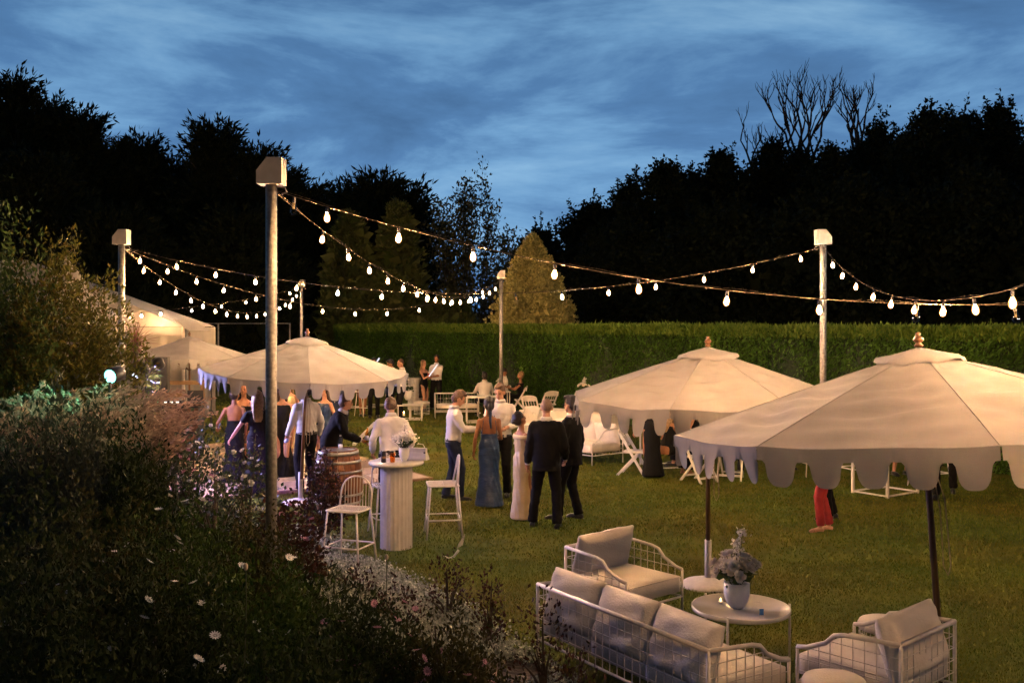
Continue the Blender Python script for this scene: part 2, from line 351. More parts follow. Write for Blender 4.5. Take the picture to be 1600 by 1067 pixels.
# grass blades, denser near the camera
def grass_patch(n, d0, d1, L, w):
    d = d0 + (d1 - d0) * rng.random(n) ** .8; x = (rng.random(n) * 1.1 - .55) * d * 1.06
    x = np.where(d > 0, x, x); ok = (x > bed_edge(d) + .02) & (d < hedge_y(x) - .6)
    x, d = x[ok], d[ok]
    tuft = noise2(x, d, 4, 9) * .25 + 1
    P = np.stack([x, d, noise2(x, d, .35, 3) * .015 - .004], 1)
    D = np.stack([rng.normal(0, .45, len(x)), rng.normal(0, .45, len(x)), np.ones(len(x))], 1)
    return sprays(P, D, L * tuft, 1, .2, w)
V, Fq = merge(grass_patch(150000, 6.2, 12, .034, .10), grass_patch(120000, 12, 20, .042, .14), grass_patch(60000, 20, 40, .06, .2))
tag(quads('grass', V, Fq, M['grass']), 'short mown green grass of the garden lawn', 'grass', kind='stuff')
# ------------------------------------------------------------------ hedge
HA, HB = Vector((-8.0, 44.5, 0)), Vector((12.6, 13.7, 0))
hd = (HB - HA).normalized(); hn = Vector((-hd.y, hd.x, 0)) * -1          # hn: towards the camera
if hn.y > 0: hn = -hn
HH = 2.72
hedge = empty('hedge', HA, 0, 'long clipped green hedge running along the far side of the lawn', 'hedge')
mb = MB(); n = 60; rows = []
Lh = (HB - HA).length
for i in range(n + 1):
    c = hd * (Lh * i / n); wv = .05 * math.sin(i * 1.7) + .04 * math.sin(i * .6 + 1)
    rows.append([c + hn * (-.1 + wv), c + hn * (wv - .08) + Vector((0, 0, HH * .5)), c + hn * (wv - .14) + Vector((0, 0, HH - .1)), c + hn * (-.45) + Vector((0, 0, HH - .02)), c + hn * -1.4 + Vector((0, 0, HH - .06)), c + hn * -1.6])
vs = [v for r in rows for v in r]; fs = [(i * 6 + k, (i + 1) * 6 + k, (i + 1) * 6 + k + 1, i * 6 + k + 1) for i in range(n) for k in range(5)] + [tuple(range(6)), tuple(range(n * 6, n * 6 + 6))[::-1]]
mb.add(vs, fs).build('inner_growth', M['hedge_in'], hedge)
hdn, hnn = np.array(hd), np.array(hn)
def hedge_pts(n, face):
    u = (1 - rng.random(n) ** 1.0) * Lh
    if face == 'front':
        z = rng.random(n) * HH; off = -.08 + rng.normal(0, .025, n) + .05 * noise2(u, z, 4, 2)
    else:
        z = HH - .05 + rng.normal(0, .035, n) + .09 * noise2(u, u * 0, 1.6, 4); off = -rng.random(n) * 1.45
    P = u[:, None] * hdn + off[:, None] * hnn; P[:, 2] = z; return P
Pf = hedge_pts(105000, 'front'); D = hdn * .8 + hnn * .45 + np.array([0, 0, .55])
V, Fq = sprays(Pf, np.tile(D, (len(Pf), 1)), .13, 1, .30, .16)
quads('foliage', V, Fq, M['hedge'], hedge)
Pt = hedge_pts(26000, 'top'); D = hdn * .35 + hnn * .1 + np.array([0, 0, 1.0])
Pe = hedge_pts(16000, 'front'); Pe[:, 2] = HH - .03 - rng.random(len(Pe)) ** 1.5 * .22
V, Fq = merge(sprays(Pt, np.tile(D, (len(Pt), 1)), .14, 1, .35, .12), sprays(Pe, np.tile(D + hnn * .3, (len(Pe), 1)), .16, 1, .3, .13))
quads('new_growth', V, Fq, M['hedge_new'], hedge)
# left end of the hedge turns away, seen darker behind the canopies
# ------------------------------------------------------------------ trees
def trunk(root, H, r, lean=0.0, limbs=5, mt='bark'):
    mb = MB(); pts = [Vector((lean * t * H + .02 * H * math.sin(3 * t + 1), 0, H * t)) for t in (0, .2, .4, .6, .8, 1)]
    mb.tube(pts, [r, r * .85, r * .7, r * .5, r * .3, r * .08], 7)
    for k in range(limbs):
        t = .3 + .6 * k / max(1, limbs - 1); a = k * 2.4; p = Vector((lean * t * H, 0, t * H)); l = H * .22 * (1.1 - t * .6)
        mb.tube([p, p + Vector((math.cos(a), math.sin(a), .35)) * l * .5, p + Vector((math.cos(a), math.sin(a), .7)) * l], [r * .35 * (1 - t * .6), r * .2 * (1 - t * .6), r * .05], 5)
    return mb.build('trunk', M[mt], root, True)
def crown_pts(kind, n, H, Wd, z0):
    """points in the crown volume, with the outward direction"""
    a = rng.random(n) * 2 * np.pi; t = rng.random(n) ** (.85); z = z0 + (H - z0) * t
    if kind == 'cone': rad = (1 - t) ** .75 * (1 + .07 * np.sin(5 * a + 9 * t) + .13 * np.sin(11 * a + 8 * t) * np.sin(38 * t - 5 * a))
    elif kind == 'column': rad = np.sin(np.pi * np.clip(t * .80 + .17, 0, 1)) ** .8 * (1 + .08 * np.sin(6 * a + 14 * t))
    elif kind == 'cedar': rad = (np.clip((1 - t) * 1.9, 0, 1) ** .7) * (.72 + .28 * np.sin(t * 21 + np.sin(a * 2) * 1.5)) * (1 + .2 * np.sin(3 * a + 5 * t))
    else: rad = np.sqrt(np.clip(1 - (2 * t - .95) ** 2, 0.02, 1)) * (1 + .22 * np.sin(3 * a + 6 * t) + .12 * np.sin(7 * a - 11 * t))
    r = rad * Wd / 2 * np.sqrt(rng.uniform(.12, 1, n))
    P = np.stack([r * np.cos(a), r * np.sin(a), z], 1); D = np.stack([np.cos(a), np.sin(a), np.zeros(n)], 1)
    return P, D, rad * Wd / 2, t
def tree(name, px, ytop, d, wpx, kind, leaf, label, cat='tree', z0=.08, n=900, m=9, ls=.5, group=None, core=True, up=.8, lw=.12):
    X = (px - 800) / FP * d; H = CH + (HY - ytop) / FP * d - {'cedar': 1.2, 'spiky': 1.3, 'fir': .8, 'round': .9}.get(kind, 0); Wd = wpx / FP * d
    root = empty(name, (X, d, 0), random.uniform(0, 6), label, cat, group)
    trunk(root, H * .9, max(.12, H * .02))
    P, D, rr, t = crown_pts({'spiky': 'cedar', 'fir': 'cone'}.get(kind, kind), n, H, Wd, H * z0)
    if kind in ('spiky', 'cedar', 'fir'):
        D = D * 1.0 + np.array([0, 0, up]) + rng.normal(0, .25, D.shape); L = ls * rng.uniform(1.2, 2.6, n)
        # a branchlet: leaves set along it
        Ps, Ds = [], []
        for q in np.linspace(0, 1, 5): Ps.append(P + norm(D) * (L * q)[:, None] * 1.6); Ds.append(D)
        V1 = sprays(np.concatenate(Ps), np.concatenate(Ds), ls, max(1, m // 4), .42, lw)
        V = V1
    elif kind in ('column', 'cone'):
        D = D * .6 + np.array([0, 0, 1.0]); V = sprays(P + rng.normal(0, ls * .3, P.shape), D, ls, m, .45, lw)
    else:
        cl = P + rng.normal(0, ls * .4, P.shape); V = sprays(cl, rng.normal(0, 1, P.shape), ls, m, .8, lw * 2.2, jit=ls * .9)
        Ps, Ds = [], []
        for _ in range(46):   # leafy shoots rising out of the crown
            i = int(rng.integers(n)); b0 = P[i]
            if b0[2] < H * .62: continue
            dv = norm(D[i] * .35 + rng.normal(0, .15, 3) + [0, 0, 1.0]); L0 = rng.uniform(.5, 1.7)
            for q in np.linspace(0, 1, 16): Ps.append(b0 + dv * L0 * q + rng.normal(0, .09 * (1.1 - q), 3)); Ds.append(dv + rng.normal(0, .6, 3))
        if Ps: V = merge(V, sprays(np.array(Ps), np.array(Ds), ls * .8, 3, .7, .26, jit=.04))
    if core:
        k = int(n * .55); Pc, Dc, _, _ = crown_pts({'spiky': 'cedar', 'fir': 'cone'}.get(kind, kind), k, H * .93, Wd * .72, H * .04)
        V = merge(V, sprays(Pc, rng.normal(0, 1, Pc.shape), ls * 2.6, 2, .8, .34))
    quads('crown', V[0], V[1], leaf, root)
    return root
DL, DB = M['dark_leaf'], M['dark_broad']
BG = 'dark trees beyond the lawn'
TL = [  # px, ytop, d, width px, kind, label
 (22, 112, 62, 190, 'cedar', 'tallest dark conifer at the left edge of the sky'),
 (128, 166, 64, 170, 'cedar', 'dark conifer with layered branches right of the tallest left conifer'),
 (222, 208, 66, 130, 'spiky', 'lower dark conifer with feathery top in the dip of the left treeline'),
 (338, 182, 60, 150, 'spiky', 'dark conifer with upright spiky crown above the left canopies'),
 (404, 222, 60, 150, 'spiky', 'dark conifer behind the square lamp box on the tall near post'),
 (482, 282, 62, 110, 'spiky', 'dark conifer just right of the tall near post, sloping down'),
 (546, 292, 66, 70, 'fir', 'small pointed dark fir between two larger conifers'),
 (592, 266, 58, 110, 'spiky', 'dark spiky conifer with pointed top left of the wispy tree'),
 (634, 284, 59, 95, 'spiky', 'dark conifer leaning against the wispy tree'),
 (500, 330, 70, 330, 'cedar', 'wide dark conifer mass behind the second lamp post'),
 (280, 280, 74, 300, 'cedar', 'dark conifer at the back between the two left crowns'),
 (78, 150, 66, 120, 'cedar', 'dark conifer closing the gap beside the tallest left one'),
 (174, 212, 68, 100, 'cedar', 'dark conifer in the dip left of the lower feathery one'),
 (270, 240, 68, 110, 'spiky', 'dark conifer in the low dip of the left treeline'),
 (442, 258, 63, 90, 'spiky', 'dark conifer stepping down right of the tall near post'),
 (60, 240, 52, 260, 'cedar', 'lower dark conifer in front of the tallest left one'),
 (180, 330, 50, 240, 'cedar', 'low dark conifer above the marquee roof'),
 (372, 330, 52, 260, 'cedar', 'low dark conifer behind the string lights of the dance floor'),
 (842, 347, 66, 120, 'round', 'flat topped dark pine behind the golden conifer'),
 (925, 300, 62, 130, 'round', 'rounded dark tree right of the gap in the treeline'),
 (1042, 238, 56, 150, 'round', 'dark broadleaf tree with ragged leafy twigs on top'),
 (1128, 224, 58, 120, 'round', 'dark leafy tree with narrow pointed top left of the bare branches'),
 (1205, 206, 60, 120, 'round', 'dark bushy tree under the bare branches'),
 (1296, 214, 56, 130, 'round', 'dark rounded tree below the twin bare stems'),
 (1372, 176, 60, 100, 'round', 'dark narrow tree beside the largest right crown'),
 (1456, 152, 52, 190, 'round', 'largest dark tree on the right with leafy shoots along its top'),
 (1556, 150, 54, 150, 'round', 'dark tree at the right edge of the sky'),
 (1625, 190, 50, 120, 'round', 'dark tree half out of the frame at the right edge'),
 (1088, 258, 62, 110, 'round', 'dark crown filling the notch left of the narrow pointed tree'),
 (1166, 262, 63, 90, 'round', 'low dark crown between the pointed tree and the bushy one'),
 (1250, 222, 62, 110, 'round', 'dark crown at the foot of the largest bare tree'),
 (1338, 216, 64, 90, 'round', 'small dark crown between the twin bare stems and the narrow tree'),
 (1412, 196, 63, 80, 'round', 'small dark crown in the notch left of the largest right tree'),
 (1506, 166, 61, 130, 'round', 'dark crown joining the two tallest right trees'),
 (985, 272, 62, 90, 'round', 'ragged dark crown stepping up to the oak like tree'),
 (980, 330, 50, 220, 'round', 'low dark tree behind the middle of the hedge'),
 (1140, 300, 46, 260, 'round', 'broad dark tree over the third canopy'),
 (1330, 260, 44, 300, 'round', 'broad dark tree behind the right lamp post'),
 (1530, 250, 42, 300, 'round', 'broad dark tree over the nearest canopy'),
]
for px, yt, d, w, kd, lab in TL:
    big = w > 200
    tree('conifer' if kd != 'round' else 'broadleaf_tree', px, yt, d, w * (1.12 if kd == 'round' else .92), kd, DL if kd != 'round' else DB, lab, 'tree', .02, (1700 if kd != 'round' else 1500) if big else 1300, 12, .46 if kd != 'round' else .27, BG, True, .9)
for px, lab in ((545, 'left of two tall narrow cypresses behind the hedge'), (622, 'taller narrow cypress behind the hedge, lit by the bulbs')):
    tree('cypress', px, 322 if px > 600 else 338, 48, 88, 'column', M['cypress'], lab, 'tree', .0, 1500, 7, .32, 'cypresses behind the hedge', True)
tree('cypress', 700, 470, 46, 120, 'column', M['cypress'], 'low dull green shrub tree behind the hedge left of the golden conifer', 'tree', .0, 900, 7, .3)
tree('golden_conifer', 832, 372, 36.5, 225, 'cone', M['gold'], 'plump golden green conifer glowing behind the middle of the hedge', 'tree', .0, 6500, 11, .14, lw=.26)
# wispy tree with upright sparse sprays
root = empty('wispy_tree', P3(735, 505, 50) * Vector((1, 1, 0)), 0, 'thin leaved wispy tree with upright sprays and sky showing through', 'tree')
trunk(root, 6, .12); mb = MB(); Ps = []; Ds = []
for k in range(46):
    x0 = random.uniform(-2.4, 2.2); top = 9.9 - abs(x0 + .3) * .9 + random.uniform(-1.3, .4) + (1.6 if .2 < x0 < .9 else 0); p = Vector((x0 * .5, random.uniform(-1, 1), 2.5)); pts = [p]
    for q in range(7): pts.append(Vector((x0 * (.6 + .07 * q) + random.uniform(-.1, .1), p.y, 2.5 + (top - 2.5) * (q + 1) / 7)))
    mb.tube(pts, [.03 - .0035 * i for i in range(8)], 4)
    for a_, b_ in zip(pts[:-1], pts[1:]):
        for _ in range(30): Ps.append(tuple(a_.lerp(b_, random.random()) + Vector([random.gauss(0, .16) for _ in range(3)]))); Ds.append((random.gauss(0, .6), random.gauss(0, .6), .7))
mb.build('branches', M['bark'], root); V, Fq = sprays(np.array(Ps), np.array(Ds), .22, 1, .5, .24); quads('crown', V, Fq, M['birch'], root)
# bare trees
def bare(px, ybase, ytop, d, w, lab, seed, arms=6):
    rs = random.Random(seed); base = P3(px, ybase, d); H = (ybase - ytop) / FP * d
    root = empty('bare_tree', (base.x, d, 0), 0, lab, 'bare tree', 'bare trees above the dark crowns'); mb = MB()
    z0 = base.z - 2.0; mb.tube([(0, 0, 0), (0, 0, z0 * .5), (0, 0, z0 + .1)], [.35, .3, .22], 6)
    def grow(p, dr, L, r, k):
        pts = [p]; q = p.copy(); dd = dr.copy()
        for _ in range(4):
            dd = (dd + Vector((rs.uniform(-.22, .22), rs.uniform(-.1, .1), .12))).normalized(); q = q + dd * L / 4; pts.append(q.copy())
        mb.tube(pts, [r * (1 - .13 * i) for i in range(5)], 5)
        if k > 0:
            for j in range(rs.choice((2, 2, 3))):
                s = pts[rs.choice((2, 3, 4, 4))]; grow(s.copy(), (dd + Vector((rs.uniform(-.75, .75), rs.uniform(-.3, .3), rs.uniform(.0, .35)))).normalized(), L * rs.uniform(.55, .78), r * .62, k - 1)
    for j in range(arms):
        ang = (j / (max(1, arms - 1)) - .5) * w; grow(Vector((ang * .4, 0, z0)), Vector((ang, rs.uniform(-.2, .2), 1)).normalized(), (H + 2) * .48, .13, 4)
    mb.build('branches', M['bark'], root)
bare(1252, 225, 132, 64, .95, 'largest leafless tree with fanned branches against the sky', 3, 7)
bare(1340, 205, 142, 65, .6, 'leafless tree with thin upright stems right of the largest bare one', 8, 4)
bare(1186, 262, 198, 64, 1.1, 'small leafless branches poking out left of the largest bare tree', 5, 3)
# ------------------------------------------------------------------ canopies (market umbrellas)
def canopy(px, py_apex, d, Rr, h, a0, tilt, lab, pole_mat='teak', base=True, fs=5, base_label=None, drop=.25, nn=14):
    za = CH - (py_apex - HY) * d / FP; A = Vector(((px - 800) * d / FP, d, za))
    nrm = Vector((tilt[0], tilt[1], 1)).normalized(); foot = A - nrm * (za / nrm.z)
    root = empty('parasol', foot, 0, lab, 'parasol', 'scalloped white parasols on the lawn')
    Lp = (A - foot).length; q = nrm.to_track_quat('Z', 'X').to_matrix().to_4x4()
    e1 = (Vector((1, 0, 0)) - nrm * nrm.x).normalized(); e2 = nrm.cross(e1)
    Q = Matrix((e1, e2, nrm)).transposed().to_4x4()
    T = lambda x, y, z: Q @ Vector((x, y, z))
    N = 8; VR = [(Rr * math.cos(a0 + k * math.pi / 4), Rr * math.sin(a0 + k * math.pi / 4)) for k in range(N)]
    zt, ze = Lp, Lp - h
    rs = random.Random(int(px)); ph = [rs.uniform(0, 6) for _ in range(8)]
    def surf(k, u, v):   # u across panel 0..1, v from apex 0..1
        a, b = VR[k], VR[(k + 1) % N]; x = (a[0] * (1 - u) + b[0] * u) * v; y = (a[1] * (1 - u) + b[1] * u) * v
        m = math.sin(math.pi * u); z = zt - h * (v * .94 + .06 * v * v) - .035 * m * v * (1 - .3 * v)
        wr = (.017 * math.sin(v * 23 + 3.2 * math.sin(u * 3 + ph[k]) + ph[k]) + .014 * math.sin(v * 47 + 5 * u + ph[(k + 3) % 8]) + .009 * math.sin(v * 15 - 9 * u + ph[(k + 5) % 8])) * m * min(1, v * 1.6) * (1.3 - v)
        return T(x, y, z + wr * 1.5)
    for k in range(N):
        mb = MB(); nu, nv = nn, nn * 2
        vs = [surf(k, i / nu, max(.02, j / nv)) for j in range(nv + 1) for i in range(nu + 1)]
        mb.add(vs, [(j * (nu + 1) + i, j * (nu + 1) + i + 1, (j + 1) * (nu + 1) + i + 1, (j + 1) * (nu + 1) + i) for j in range(nv) for i in range(nu)])
        mb.build('canopy_panel', M['canvas'], root, True)
        MB().tube([surf(k, 0, max(.16, j / 10)) + nrm * .002 for j in range(2, 11)], .003, 5).build('seam', M['canvas'], root, True)
        MB().tube([surf(k, i / 10, 1.0) for i in range(11)], .006, 5).build('hem', M['canvas'], root, True)
        # valance with scalloped tongues
        mb = MB(); a, b = Vector((*VR[k], 0)), Vector((*VR[(k + 1) % N], 0)); out = ((a + b) / 2).normalized(); vs = []; cols = fs * 20; nr = 6
        for i in range(cols + 1):
            u = i / cols; s = (u * fs) % 1.0 if i < cols else 1.0
            x = (s - .5) / .352; gap = abs(x) >= 1
            dep = .085 if gap else .085 + (drop - .085) * (1 - abs(x) ** 3.4) ** .5
            tn = min(fs - 1, int(u * fs)); sw = .022 * math.sin(tn * 2.1 + ph[k]); p0 = surf(k, u, 1.0)
            for j in range(nr + 1):
                f = j / nr; zz_ = -dep * f; o = .012 + f * dep * .13 * math.sin(tn * 1.7 + ph[k] * 2) + sw * f * f * (0 if gap else 1) + .008 * math.sin(x * 2.6) * f
                vs.append(p0 + Q.to_3x3() @ (out * o) + Q.to_3x3() @ Vector((0, 0, zz_)))
        fs_ = [(i * (nr + 1) + j, (i + 1) * (nr + 1) + j, (i + 1) * (nr + 1) + j + 1, i * (nr + 1) + j + 1) for i in range(cols) for j in range(nr)]
        mb.add(vs, fs_).build('valance', M['canvas'], root, True)
        a2 = T(VR[k][0] * .98, VR[k][1] * .98, ze + .0); MB().beam(T(0, 0, Lp - .1), a2 - Q.to_3x3() @ Vector((0, 0, .03)), .022, .03).build('rib', M['teak_dark'], root)
        MB().beam(T(0, 0, Lp - h - .35), T(VR[k][0] * .5, VR[k][1] * .5, zt - h * .5 - .06), .016, .022).build('strut', M['teak_dark'], root)
    mb = MB(); vs = []; n = 32; rr = [.02, .10, .2, .33, .345]
    for j, r_ in enumerate(rr):
        for i in range(n):
            an = 2 * math.pi * i / n; fr = ((an - a0) / (math.pi / 4)) % 1; s = math.cos(math.pi / 8) / math.cos((fr - .5) * math.pi / 4); w_ = .012 * math.sin(an * 8 + j) * (j > 1) + .018 * math.sin(an * 3 + ph[0]) * (j > 2)
            vs.append(T(r_ * s * math.cos(an), r_ * s * math.sin(an), zt + .03 - .275 * r_ + w_ * .8 - .026 * (j == 4)))
    mb.add(vs, [(j * n + i, j * n + (i + 1) % n, (j + 1) * n + (i + 1) % n, (j + 1) * n + i) for j in range(4) for i in range(n)] + [tuple(range(n))]).build('vent_cap', M['canvas'], root, True)
    MB().lathe([(.028, 0), (.045, .012), (.03, .03), (.022, .04), (.045, .06), (.05, .075), (.03, .1), (.018, .108), (.026, .12), (.02, .138), (.005, .142)], 14, M=Matrix.Translation(T(0, 0, Lp + .028)) @ Q @ Matrix.Scale(.82, 4)).build('finial', M['finial'], root, True)
    z1 = .42 if base else 0
    MB().tube([T(0, 0, z1 - .02), T(0, 0, Lp * .55), T(0, 0, Lp)], .024, 10).build('pole', M[pole_mat], root, True)
    if base:
        MB().tube([(0, 0, .05), (0, 0, .5)], .036, 12).build('sleeve', M['white_metal'], root, True)
        MB().lathe([(.30, .0), (.30, .02), (.26, .045), (.15, .075), (.05, .09), (.04, .095)], 36).build('base', M['white_metal'], root, True)
    mb = MB(); s = .05
    mb.tube([T(.03, -.03, 1.75), T(.06, -.04, 1.4), T(.055, -.04, 1.0), T(.085, -.04, .93), T(.11, -.04, 1.0), T(.1, -.04, 1.5), T(.03, -.03, 1.8)], .0045, 5).build('rope', M['rope'], root)
    return root
U4 = canopy(1436, 548, 7.71, 1.9, .58, .61, (-.05, .05), 'nearest white scalloped parasol at the right, warm lit on its right side', 'teak_dark', False, nn=20)
U3 = canopy(1106, 546, 10.77, 1.52, .50, .36, (-.005, -.02), 'white parasol with brown pole in a round white base beside the flower table')
U2 = canopy(480, 528, 15.6, 1.61, .52, .24, (.05, -.05), 'wide white parasol over the dancers and the wine barrel', nn=12, drop=.23)
U1 = canopy(296, 527, 26.0, 1.62, .52, .3, (0, 0), 'far white parasol in front of the marquee by the loudspeaker', nn=8)
# ------------------------------------------------------------------ lamp posts with square boxes
POSTS = {}
def post(key, px, d, lab, s=1.0, flip=1, r=.052):
    X = (px - 800) / FP * d; root = empty('lamp_post', (X, d, 0), 0, lab, 'post', 'galvanised posts carrying the string lights')
    MB().tube([(0, 0, 0), (0, 0, 4.12)], r, 16).build('pole', M['gal'], root, True)
    mb = MB(); w = .115; prof = [(-w * flip, 4.12), (w * flip, 4.12), (w * flip, 4.36), (-.02 * flip, 4.36), (-w * flip, 4.24)]
    vs = [(x, y, z) for y in (-.10, .10) for x, z in prof]
    mb.add(vs, [(0, 1, 2, 3, 4), (9, 8, 7, 6, 5)] + [(i, i + 5, (i + 1) % 5 + 5, (i + 1) % 5) for i in range(5)]).build('floodlight_box', M['boxwhite'], root)
    MB().tube([(.05 * flip, -.02, 4.10), (.13 * flip, -.03, 4.09), (.15 * flip, -.03, 4.05), (.10 * flip, -.02, 4.03)], .008, 5).build('bracket', M['gal'], root)
    POSTS[key] = Vector((X, d, 4.08)); return root
post('A', 424, 9.15, 'nearest tall galvanised post rising out of the flower bed')
post('B', 190, 16.1, 'galvanised post at the left in front of the marquee')
post('C', 471, 34.7, 'far thin post seen just above the wide parasol')
post('D', 783, 28.5, 'pale post standing in front of the hedge by the seated guests')
post('E', 1286, 16.1, 'galvanised post rising above the two right parasols', flip=-1)
POSTS['G'] = Vector((2.13, -2.0, 5.2)); POSTS['K'] = Vector((10.8, 8.9, 4.1)); POSTS['H'] = P3(150, 492, 26)
# ------------------------------------------------------------------ string lights
gb = MB(); gb.lathe([(.006, 0), (.016, -.006), (.026, -.028), (.031, -.052), (.027, -.075), (.014, -.09), (.002, -.093)], 9); gme = gb.mesh('bulb_glow'); gme.materials.append(M['bulb']); gme.shade_smooth()
gme2 = gme.copy(); gme2.materials.clear(); gme2.materials.append(M['bulb_cool'])
ub = MB(); ub.lathe([(.010, 0), (.018, -.012), (.030, -.05), (.034, -.075), (.028, -.098), (.012, -.112), (.002, -.115)], 10); ume = ub.mesh('bulb_clear'); ume.materials.append(M['glass']); ume.shade_smooth()
so = MB(); so.tube([(0, 0, .045), (0, 0, -.002)], [.014, .016], 7); sme = so.mesh('socket'); sme.materials.append(M['black'])
fi = MB(); fi.tube([(-.008, 0, 0), (-.006, 0, -.06), (0, 0, -.03), (.006, 0, -.06), (.008, 0, 0)], .0016, 4); fme = fi.mesh('filament'); fme.materials.append(M['filament'])
def string(a, b, via, xs, lab, cool=(), dead=(), off=.0, twist=True, ext=None):
    Aq, Bq = POSTS[a].copy(), POSTS[b].copy(); root = empty('string_lights', Aq, 0, lab, 'string lights', 'festoon strings between the posts')
    def t_at(px):   # where the vertical plane of the string meets image column px
        k = (px - 800) / FP; return (k * Aq.y - Aq.x) / ((Bq.x - Aq.x) - k * (Bq.y - Aq.y))
    tv = t_at(via[0]); pv = Aq.lerp(Bq, tv); zv = CH - (via[1] - HY) / FP * pv.y; sag = (pv.z - zv) / (4 * tv * (1 - tv))
    pt = lambda t: Aq.lerp(Bq, t) - Vector((0, 0, sag * 4 * t * (1 - t)))
    pts = [pt(i / 48) - Aq for i in range(49)]; MB().tube(pts, .0042, 5).build('cable', M['cable'], root)
    if twist: MB().tube([p + Vector((0, 0, .012 * math.sin(i * 1.3) + .010)) for i, p in enumerate(pts)], .0022, 4).build('guide_wire', M['cable'], root)
    for x in xs:
        t = t_at(x); p = pt(t) - Aq - Vector((0, 0, .055))
        if x in dead:
            o = link('bulb', ume, None, root); tag(o, 'unlit clear bulb')
            f_ = link('filament', fme, None, o)
        else: o = link('bulb', gme2 if x in cool else gme, None, root)
        o.location = p; o.rotation_euler = (random.uniform(-.15, .15), random.uniform(-.15, .15), 0)
        s_ = link('socket', sme, None, o)
    return root
string('B', 'E', (742, 459), [276, 337, 399, 464, 528, 597, 667, 735, 806, 878, 951, 1025, 1100, 1176, 1251], 'long festoon string sweeping low from the left post to the right post', (528, 878), (806,))
string('A', 'D', (606, 428), [504, 544, 577, 606, 630, 652, 668, 681, 693, 706, 719, 733, 744, 755, 765, 774], 'festoon string sagging from the nearest post to the post at the hedge', (744,), ())
string('A', 'K', (1280, 467), [459.5, 511, 623, 739, 867, 998, 1136, 1280, 1432.5, 1586, 1735, 1890, 2050, 2210], 'large bulbed festoon string running from the nearest post to the right', (), (459.5, 1586, 1432.5), )
string('E', 'G', (1460, 470), [1301, 1317, 1338, 1365, 1393, 1430, 1474, 1523, 1582, 1650, 1750, 1880, 2060, 2330, 2800], 'festoon string dipping from the right post towards the viewer', (1301,))  # carried on past the camera; unseen near bulbs added to light the furniture
string('B', 'C', (386, 489), [225, 250, 275, 298, 317, 337, 354, 371, 386, 401, 414, 437, 446, 457, 463], 'steep festoon string from the left post down over the dance floor', ())
string('D', 'B', (504, 479), [754, 705, 655, 605, 555, 504, 453, 400, 350, 307, 262, 219], 'festoon string from the hedge post back to the left post', ())
string('C', 'H', (346, 474), [453, 420, 384, 346, 300, 251, 221, 202], 'low festoon string from the far post to the marquee', (300,), ())
# ------------------------------------------------------------------ marquee, far fence
mq = empty('marquee', P3(120, 505, 30) * Vector((1, 1, 0)), 0, 'white marquee with sloping fabric roof behind the left planting', 'marquee')
def L(v): return v - mq.location
ev = 2.75; x0, x1, y0, y1 = -20.5, -9.4, 28.5, 31.5
c4 = [Vector((x0, y0, ev)), Vector((x1, y0, ev)), Vector((x1, y1, ev)), Vector((x0, y1, ev))]
MB().add([L(c4[0]), L(c4[1]), L(Vector((-14.6, 30, 4.75))), L(Vector((-17, 30, 4.75)))], [(0, 1, 2, 3)]).add([L(c4[1]), L(c4[2]), L(Vector((-14.6, 30, 4.75)))], [(0, 1, 2)]).build('roof', M['tent'], mq)
MB().box(x0 - mq.location.x, x1 - mq.location.x, y0 - mq.location.y + .02, y0 - mq.location.y + .10, ev - .25, ev - .01).build('eave_band', M['tent'], mq)
for k in range(5):
    xa = x0 + (x1 - x0) * k / 5 - mq.location.x; xb = x0 + (x1 - x0) * (k + 1) / 5 - mq.location.x - .04; vs = []
    for i in range(25):
        for j in (0, 1): vs.append((xa + (xb - xa) * i / 24, y0 - mq.location.y + .14 + .03 * math.sin(i * 1.9 + k), (ev - .02) * j))
    MB().add(vs, [(i * 2, i * 2 + 2, i * 2 + 3, i * 2 + 1) for i in range(24)]).build('wall_panel', M['tent'], mq, True)
MB().add([L(Vector((x1 + .02, y0 + .15, 0))), L(Vector((x1 + .02, y1, 0))), L(Vector((x1 + .02, y1, ev - .02))), L(Vector((x1 + .02, y0 + .15, ev - .02)))], [(0, 1, 2, 3)]).build('wall_panel', M['tent'], mq)
for x in (x0, -14.2, x1): MB().tube([(x - mq.location.x, y0 - mq.location.y, 0), (x - mq.location.x, y0 - mq.location.y, ev)], .05, 8).build('pole', M['white_metal'], mq)
MB().beam((x1 - mq.location.x, y0 - mq.location.y, 2.95), (x1 - mq.location.x + .55, y0 - mq.location.y - .2, 2.62), .9, .03).build('awning', M['tent'], mq)
# bright second peak glimpsed in the foliage
pk = P3(105, 505, 24); root = empty('peaked_tent', (pk.x, pk.y, 0), 0, 'steep white tent peak glimpsed through the golden foliage', 'tent')
MB().lathe([(1.6, 2.9), (1.1, 3.1), (.6, 3.5), (.25, 4.1), (.08, 4.3), (.03, 4.42)], 24).build('roof', M['tent'], root, True)
for a in range(4): MB().tube([(1.2 * math.cos(a * 1.57 + .8), 1.2 * math.sin(a * 1.57 + .8), 0), (1.2 * math.cos(a * 1.57 + .8), 1.2 * math.sin(a * 1.57 + .8), 3.05)], .03, 6).build('pole', M['white_metal'], root)
fn = empty('court_fence', (-12, 39, 0), 0, 'thin tall wire fence frame in the dark behind the dance floor', 'fence')
for x in (-3.5, .5, 3.3): MB().tube([(x, 0, 0), (x, 0, 2.86)], .035, 6).build('post', M['gal'], fn)
MB().tube([(-3.5, 0, 2.84), (3.3, 0, 2.84)], .02, 6).build('rail', M['gal'], fn)
rl = empty('timber_rail', P3(290, 505, 25) * Vector((1, 1, 0)), 0, 'brown timber rail standing behind the music desk', 'rail')
for x in (-.5, .42): MB().box(x - .04, x + .04, -.04, .04, 0, 1.42).build('post', M['wood_rail'], rl)
